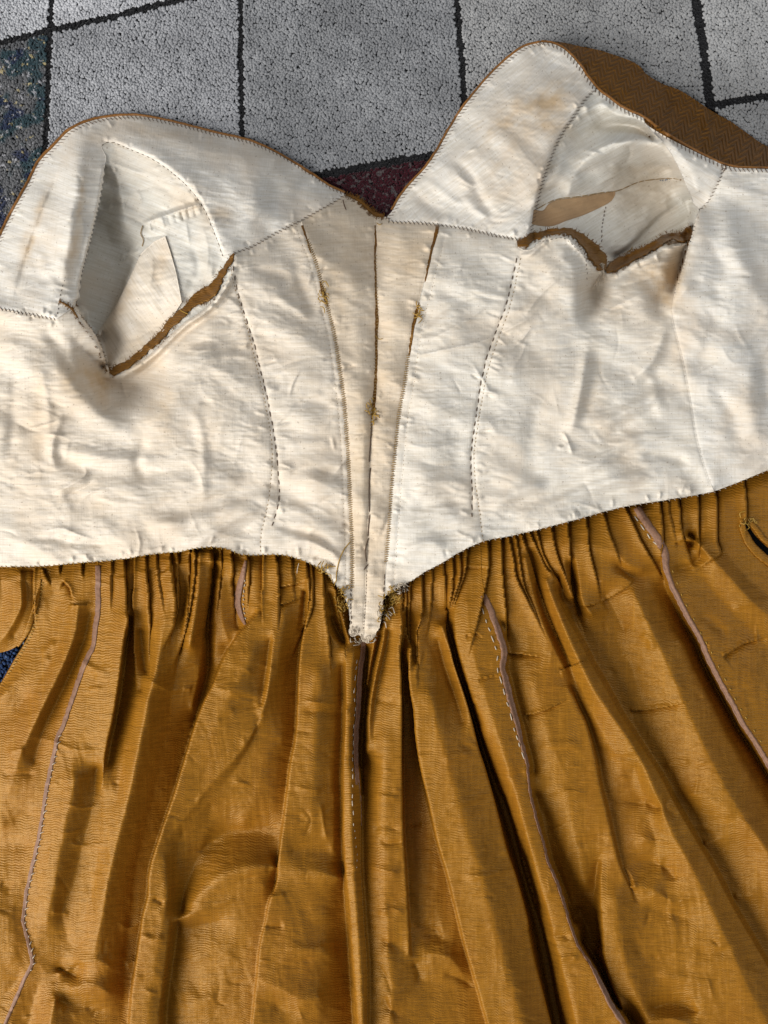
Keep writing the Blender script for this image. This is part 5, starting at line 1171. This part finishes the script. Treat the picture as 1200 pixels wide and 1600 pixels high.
# exposed brown silk in the open centre seams
for p, lb in STRIPS: fringe(p, 'loose fibres of the '+lb, 110)
def opened(pts, label, mat='raw'):
    o = ribbon('open_seam', pts, BF, M[mat], dress, lift=0.7, crown=0.4, rough=0.9); o['label'] = label
opened([(586, 352, 2), (587, 385, 3.5), (586, 400, 2.5), (587, 440, 3), (588, 475, 4), (589, 500, 5), (588, 530, 4), (588, 560, 4), (586, 610, 4.5), (583, 640, 5), (581, 655, 2)], 'brown silk showing in the parted centre seam')
opened([(684, 352, 6), (681, 366, 5.5), (676, 385, 4), (670, 412, 3.5), (664, 440, 1.5)], 'brown silk showing at the top of the right boning seam')
opened([(655, 472, 1.5), (650, 490, 5), (646, 510, 4.5), (642, 535, 4), (639, 556, 2)], 'brown silk showing halfway down the right boning seam')
opened([(472, 352, 4), (478, 370, 2.5), (486, 395, 1.5)], 'brown silk showing at the top of the left boning seam')
opened([(500, 440, 2), (504, 454, 6), (508, 466, 5), (512, 478, 2)], 'frayed brown silk on the left boning seam')

# ---- piping along the neckline
def piping(pts, label, rad=2.6, dx=0, dy=0, fld=BF, lift=-0.5):
    q = smooth(pts, 2.0)[:, :2]+np.array([dx, dy]); sq = np.arange(len(q))
    q = q+np.stack([0.7*pn(sq*0.13, sq*0, 61)+0.4*pn(sq*0.5, sq*0, 62), 0.7*pn(sq*0.12, sq*0, 63)], 1)
    p = np.stack([q[:, 0], q[:, 1], np.maximum(fld.at(q[:, 0], q[:, 1]), 8)+lift], 1)
    o = tubes('neck_piping', [p], rad, M['piping'], dress, 8); o['label'] = label
piping(NECK_L, 'brown piped edge of the left shoulder', 2.8, -0.8, -1.2); piping(NECK_R[1:], 'brown piped edge of the right shoulder', 2.4, -1, -0.8)
piping(EDGE_R1+EDGE_R2[1:]+EDGE_R3[1:]+EDGE_R4[1:], 'brown piped edge along the right sleeve', 2.2, 0.5, -1.5, lift=0.6)

# ---- hand sewing on the lining
def sewn(name, paths, mat, rad, label):
    o = tubes(name, paths, rad, M[mat], dress, 4, 'stuff'); o['label'] = label
sewn('whip_stitching', whip(off(NECK_L, 2.0, 2.5), BF, 6.5, 6, 0.9, 1.5), 'dark_thread', 0.5, 'slanting stitches along the left neckline')
sewn('whip_stitching', whip(off(NECK_R, 2.5, 2.0), BF, 6.5, 6, 0.9, 1.5), 'dark_thread', 0.5, 'slanting stitches along the right neckline')
sewn('whip_stitching', whip(off(EDGE_R1+EDGE_R2[1:]+EDGE_R3[1:]+EDGE_R4[1:], -2, 2.5), BF, 7, 6, 0.8, 1.5), 'dark_thread', 0.55, 'slanting stitches along the right sleeve edge')
for ln, lb in ((S1, 'yoke seam on the left'), (S7, 'yoke seam on the right'), (S11, 'right sleeve seam'), (S12, 'right band seam'), (S10, 'left band seam')):
    sewn('whip_stitching', whip(ln, BF, 6.5, 6, 0.9, 1.2), 'dark_thread', 0.5, 'slanting dark stitches of the '+lb)
sewn('overcast_stitching', whip(S2[1:-1], BF, 3.4, 7, 0.25, 1.4), 'tan_thread', 0.85, 'close brown stitches of the left boning seam')
sewn('overcast_stitching', whip(S4[5:-1], BF, 3.6, 6.5, 0.25, 1.4), 'tan_thread', 0.8, 'close brown stitches of the right boning seam')
sewn('overcast_stitching', whip(S3[1:8], BF, 5.0, 5, 0.3, 1.2), 'tan_thread', 0.7, 'stitches across the centre seam')
sewn('fine_stitching', running(S8, BF, 4, 4.5, 0.9), 'dark_thread', 0.62, 'dashed stitches of the left sleeve seam')
sewn('fine_stitching', running(S5b, BF, 3, 3.5, 0.8), 'tan_thread', 0.5, 'fine stitches beside the left dart')
sewn('fine_stitching', running(S6b, BF, 3, 3.5, 0.8), 'tan_thread', 0.5, 'fine stitches beside the right dart')
sewn('fine_stitching', running(off(S2, -11), BF, 2, 5, 0.5), 'tan_thread', 0.35, 'faint stitches of the left boning channel')
sewn('fine_stitching', running(off(S4[1:], 15), BF, 2, 5, 0.5), 'tan_thread', 0.35, 'faint stitches of the right boning channel')
sewn('fine_stitching', running(GS, BF, 5, 2, 1.8), 'dark_thread', 0.55, 'stitches of the left inner sleeve seam')
sewn('fine_stitching', running([(947, 322), (942, 345), (940, 382)], BF, 4, 2.5, 1.0), 'dark_thread', 0.6, 'stitches beside the tan patch')
sewn('fine_stitching', running([(838, 327), (868, 312), (905, 307), (940, 301), (965, 298), (1000, 284), (1040, 279), (1062, 280)], BF, 14, 0.6, 0.9), 'tan_thread', 0.8, 'thin dark seam line inside the right sleeve')
sewn('fine_stitching', running([(140, 290), (133, 330), (122, 380), (110, 425), (100, 447)], BF, 2.5, 7, 0.8), 'dark_thread', 0.5, 'tiny stitches on the left shoulder band')
sewn('fine_stitching', running([(820, 380), (850, 377), (880, 372), (900, 388), (915, 405), (918, 440)], BF, 3, 4, 0.9), 'dark_thread', 0.45, 'stitches round the torn flap')
sewn('fine_stitching', running([(103, 430), (92, 470), (90, 495)], BF, 3, 4, 0.9), 'dark_thread', 0.45, 'stitches down the left flap')
sewn('hem_stitching', whip(WAIST_L[:-3], BF, 7.5, 4, 0.6, 1.0), 'gold_thread', 0.5, 'stitches along the left waist edge')
sewn('hem_stitching', whip(WAIST_R+WAIST_R2[1:], BF, 9, 4, 0.6, 0.8), 'white_thread', 0.5, 'stitches along the right waist edge')
for dart, lb in ((S5, 'left'), (S6, 'right')):
    d = bpy.data.objects.new('dart_stitching', None); COL.objects.link(d); d.parent = dress; d['label'] = 'dashed brown stitches down the %s dart' % lb
    for p in running(dart, BF, 8, 5, 1.1): tubes('stitch', [p], 0.8, M['dark_thread'], d, 5)
d = bpy.data.objects.new('centre_stitching', None); COL.objects.link(d); d.parent = dress; d['label'] = 'long dark stitches down the lower centre seam'
for a in ([(581, 662), (579, 690), (577, 722)], [(579, 731), (577, 755), (577, 800)], [(578, 804), (576, 822), (575, 838)], [(576, 841), (571, 858), (572, 870), (573, 878)], [(575, 882), (569, 890)]):
    q = smooth(a, 2)[:, :2]; tubes('stitch', [np.stack([q[:, 0], q[:, 1], BF.at(q[:, 0], q[:, 1])+1.5], 1)], 0.85, M['dark_thread'], d)
sewn('fine_stitching', running([(573, 890), (572, 930), (568, 985)], BF, 3, 2, 0.8), 'dark_thread', 0.45, 'fine stitches at the point')
sewn('fine_stitching', running([(549, 905), (548, 935), (549, 975)], BF, 5, 2, 0.9), 'dark_thread', 0.6, 'stitches left of the point')
sewn('fine_stitching', running([(602, 895), (600, 920), (598, 945)], BF, 9, 1, 0.9), 'dark_thread', 0.6, 'stitches right of the point')
# pocket slit facings
for q, lb in ((off(slit_r[:7], 4, 1), 'left'), ([(1158, 822), (1168, 842), (1184, 864), (1208, 886)], 'right')):
    sewn('hem_stitching', whip(q, SF, 5.5, 5, 0.2, 1.2), 'gold_thread', 0.6, 'gold stitches on the %s pocket slit' % lb)
fr = ribbon('slit_facing', [(1158, 812, 6), (1163, 832, 11), (1176, 854, 13), (1192, 870, 13), (1215, 888, 13), (1280, 945, 13)], SF, M['silk'], dress, lift=1.6, crown=1.0, rough=0.9); fr['label'] = 'lighter facing below the right pocket slit'
fr = ribbon('slit_facing', [(1166, 810, 5), (1178, 822, 8), (1192, 840, 8), (1210, 856, 8), (1285, 925, 8)], SF, M['silk'], dress, lift=1.6, crown=1.0, rough=0.9); fr['label'] = 'upper facing of the right pocket slit'
fr = ribbon('slit_facing', [(63, 906, 3), (58, 935, 7), (51, 962, 8), (41, 988, 8), (27, 1010, 5)], SF, M['silk'], dress, lift=1.6, crown=0.8, rough=0.6); fr['label'] = 'facing along the left pocket slit'

# ---- loose threads and frayed tufts
def thread(pts, mat, rad, label, lift=1.5):
    q = smooth(pts, 1.5)
    h = np.maximum(np.maximum(BF.at(q[:, 0], q[:, 1]), 0), 0)+lift if len(pts[0]) == 2 else q[:, 2]
    o = tubes('loose_thread', [np.stack([q[:, 0], q[:, 1], h], 1)], rad, M[mat], dress, 5); o['label'] = label
thread([(548, 846), (538, 858), (530, 876), (526, 895), (525, 908), (522, 912)], 'gold_thread', 0.75, 'long golden thread curling left of the point')
thread([(583, 640), (580, 632), (578, 624)], 'gold_thread', 0.6, 'golden thread ends on the centre seam'); thread([(586, 524), (592, 530), (598, 529)], 'gold_thread', 0.6, 'short thread off the centre seam')
thread([(588, 348), (593, 351), (597, 349)], 'gold_thread', 0.6, 'short thread at the neckline')
thread([(223, 352), (220, 365), (224, 375), (222, 385)], 'tan_thread', 0.8, 'brown thread hanging in the left armhole', 3)
thread([(536, 312), (538, 320), (541, 328)], 'dark_thread', 0.8, 'knotted thread at the neckline')
thread([(1131, 256), (1134, 262), (1130, 268)], 'dark_thread', 0.9, 'knotted thread on the right shoulder', 2.5)
thread([(280, 484), (286, 487), (294, 491)], 'gold_thread', 0.7, 'golden thread across the left raw edge', 3); thread([(980, 394), (986, 390), (988, 386)], 'gold_thread', 0.7, 'golden thread on the right raw edge', 3)
thread([(467, 880), (465, 888), (464, 896)], 'white_thread', 0.6, 'white thread end on the gathers', 2.5)
wp = []
for k in range(9):
    a = [(938+random.uniform(-5, 9), 415+random.uniform(-4, 6)) for _ in range(4)]+[(930+random.uniform(-3, 16), 434+random.uniform(-8, 14))]
    q = smooth(a, 1.5)[:, :2]; wp.append(np.stack([q[:, 0], q[:, 1], BF.at(q[:, 0], q[:, 1])*0+70+4*np.sin(np.arange(len(q))*0.3+k)], 1))
sewn('frayed_tuft', wp, 'white_thread', 0.55, 'tangle of white thread ends at the right armhole')
_wl = np.array(w_l+w_c1+w_c2+w_r+w_r2)
_o = np.argsort(_wl[:, 0])
def inside_rows_pts(q):
    """on the bodice side of the waist edge (small margin)"""
    return q[:, 1] < np.interp(q[:, 0], _wl[_o, 0], _wl[_o, 1])+3
def tuft(cx, cy, rx, ry, n, base, mat, lb):
    wp = []
    for k in range(int(n*0.6)):
        x, y = cx+random.gauss(0, rx), cy+random.gauss(0, ry); an = random.uniform(0, 6.28); l = random.uniform(4, 13)
        a = [(x, y), (x+math.cos(an)*l*0.5+random.uniform(-2, 2), y+math.sin(an)*l*0.5+random.uniform(-2, 2)), (x+math.cos(an+0.8)*l, y+math.sin(an+0.8)*l)]
        q = smooth(a, 1.5)[:, :2]; b = random.uniform(0.5, 4)
        hh = np.where(inside_rows_pts(q), BF.at(q[:, 0], q[:, 1]), SF.at(q[:, 0], q[:, 1]))
        wp.append(np.stack([q[:, 0], q[:, 1], hh+b+2*np.sin(np.linspace(0, 3.1, len(q)))], 1))
    sewn('frayed_tuft', wp, mat, 0.7, lb)
tuft(537, 940, 4, 10, 60, 36, 'gold_thread', 'frayed golden threads left of the point'); tuft(612, 935, 6, 7, 70, 38, 'gold_thread', 'frayed golden threads right of the point')
tuft(600, 958, 4, 6, 24, 38, 'gold_thread', 'golden fray under the point'); tuft(583, 642, 1.6, 8, 26, 49, 'gold_thread', 'golden fray on the centre seam'); tuft(506, 462, 3, 8, 26, 51, 'gold_thread', 'golden fray on the left boning seam')
tuft(654, 485, 2, 8, 22, 52, 'gold_thread', 'golden fray on the right boning seam'); tuft(505, 889, 6, 2.5, 24, 42, 'gold_thread', 'golden fray on the left waist edge'); tuft(1166, 814, 6, 4, 20, 38, 'gold_thread', 'golden fray at the right pocket slit')
tuft(622, 919, 6, 3, 34, 44, 'white_thread', 'white fray at the right of the point'); tuft(600, 960, 3, 5, 24, 42, 'white_thread', 'white fray beside the point'); tuft(568, 1000, 9, 2, 30, 38, 'white_thread', 'white fray along the tip'); tuft(552, 985, 3, 4, 20, 42, 'white_thread', 'white fray left of the tip')
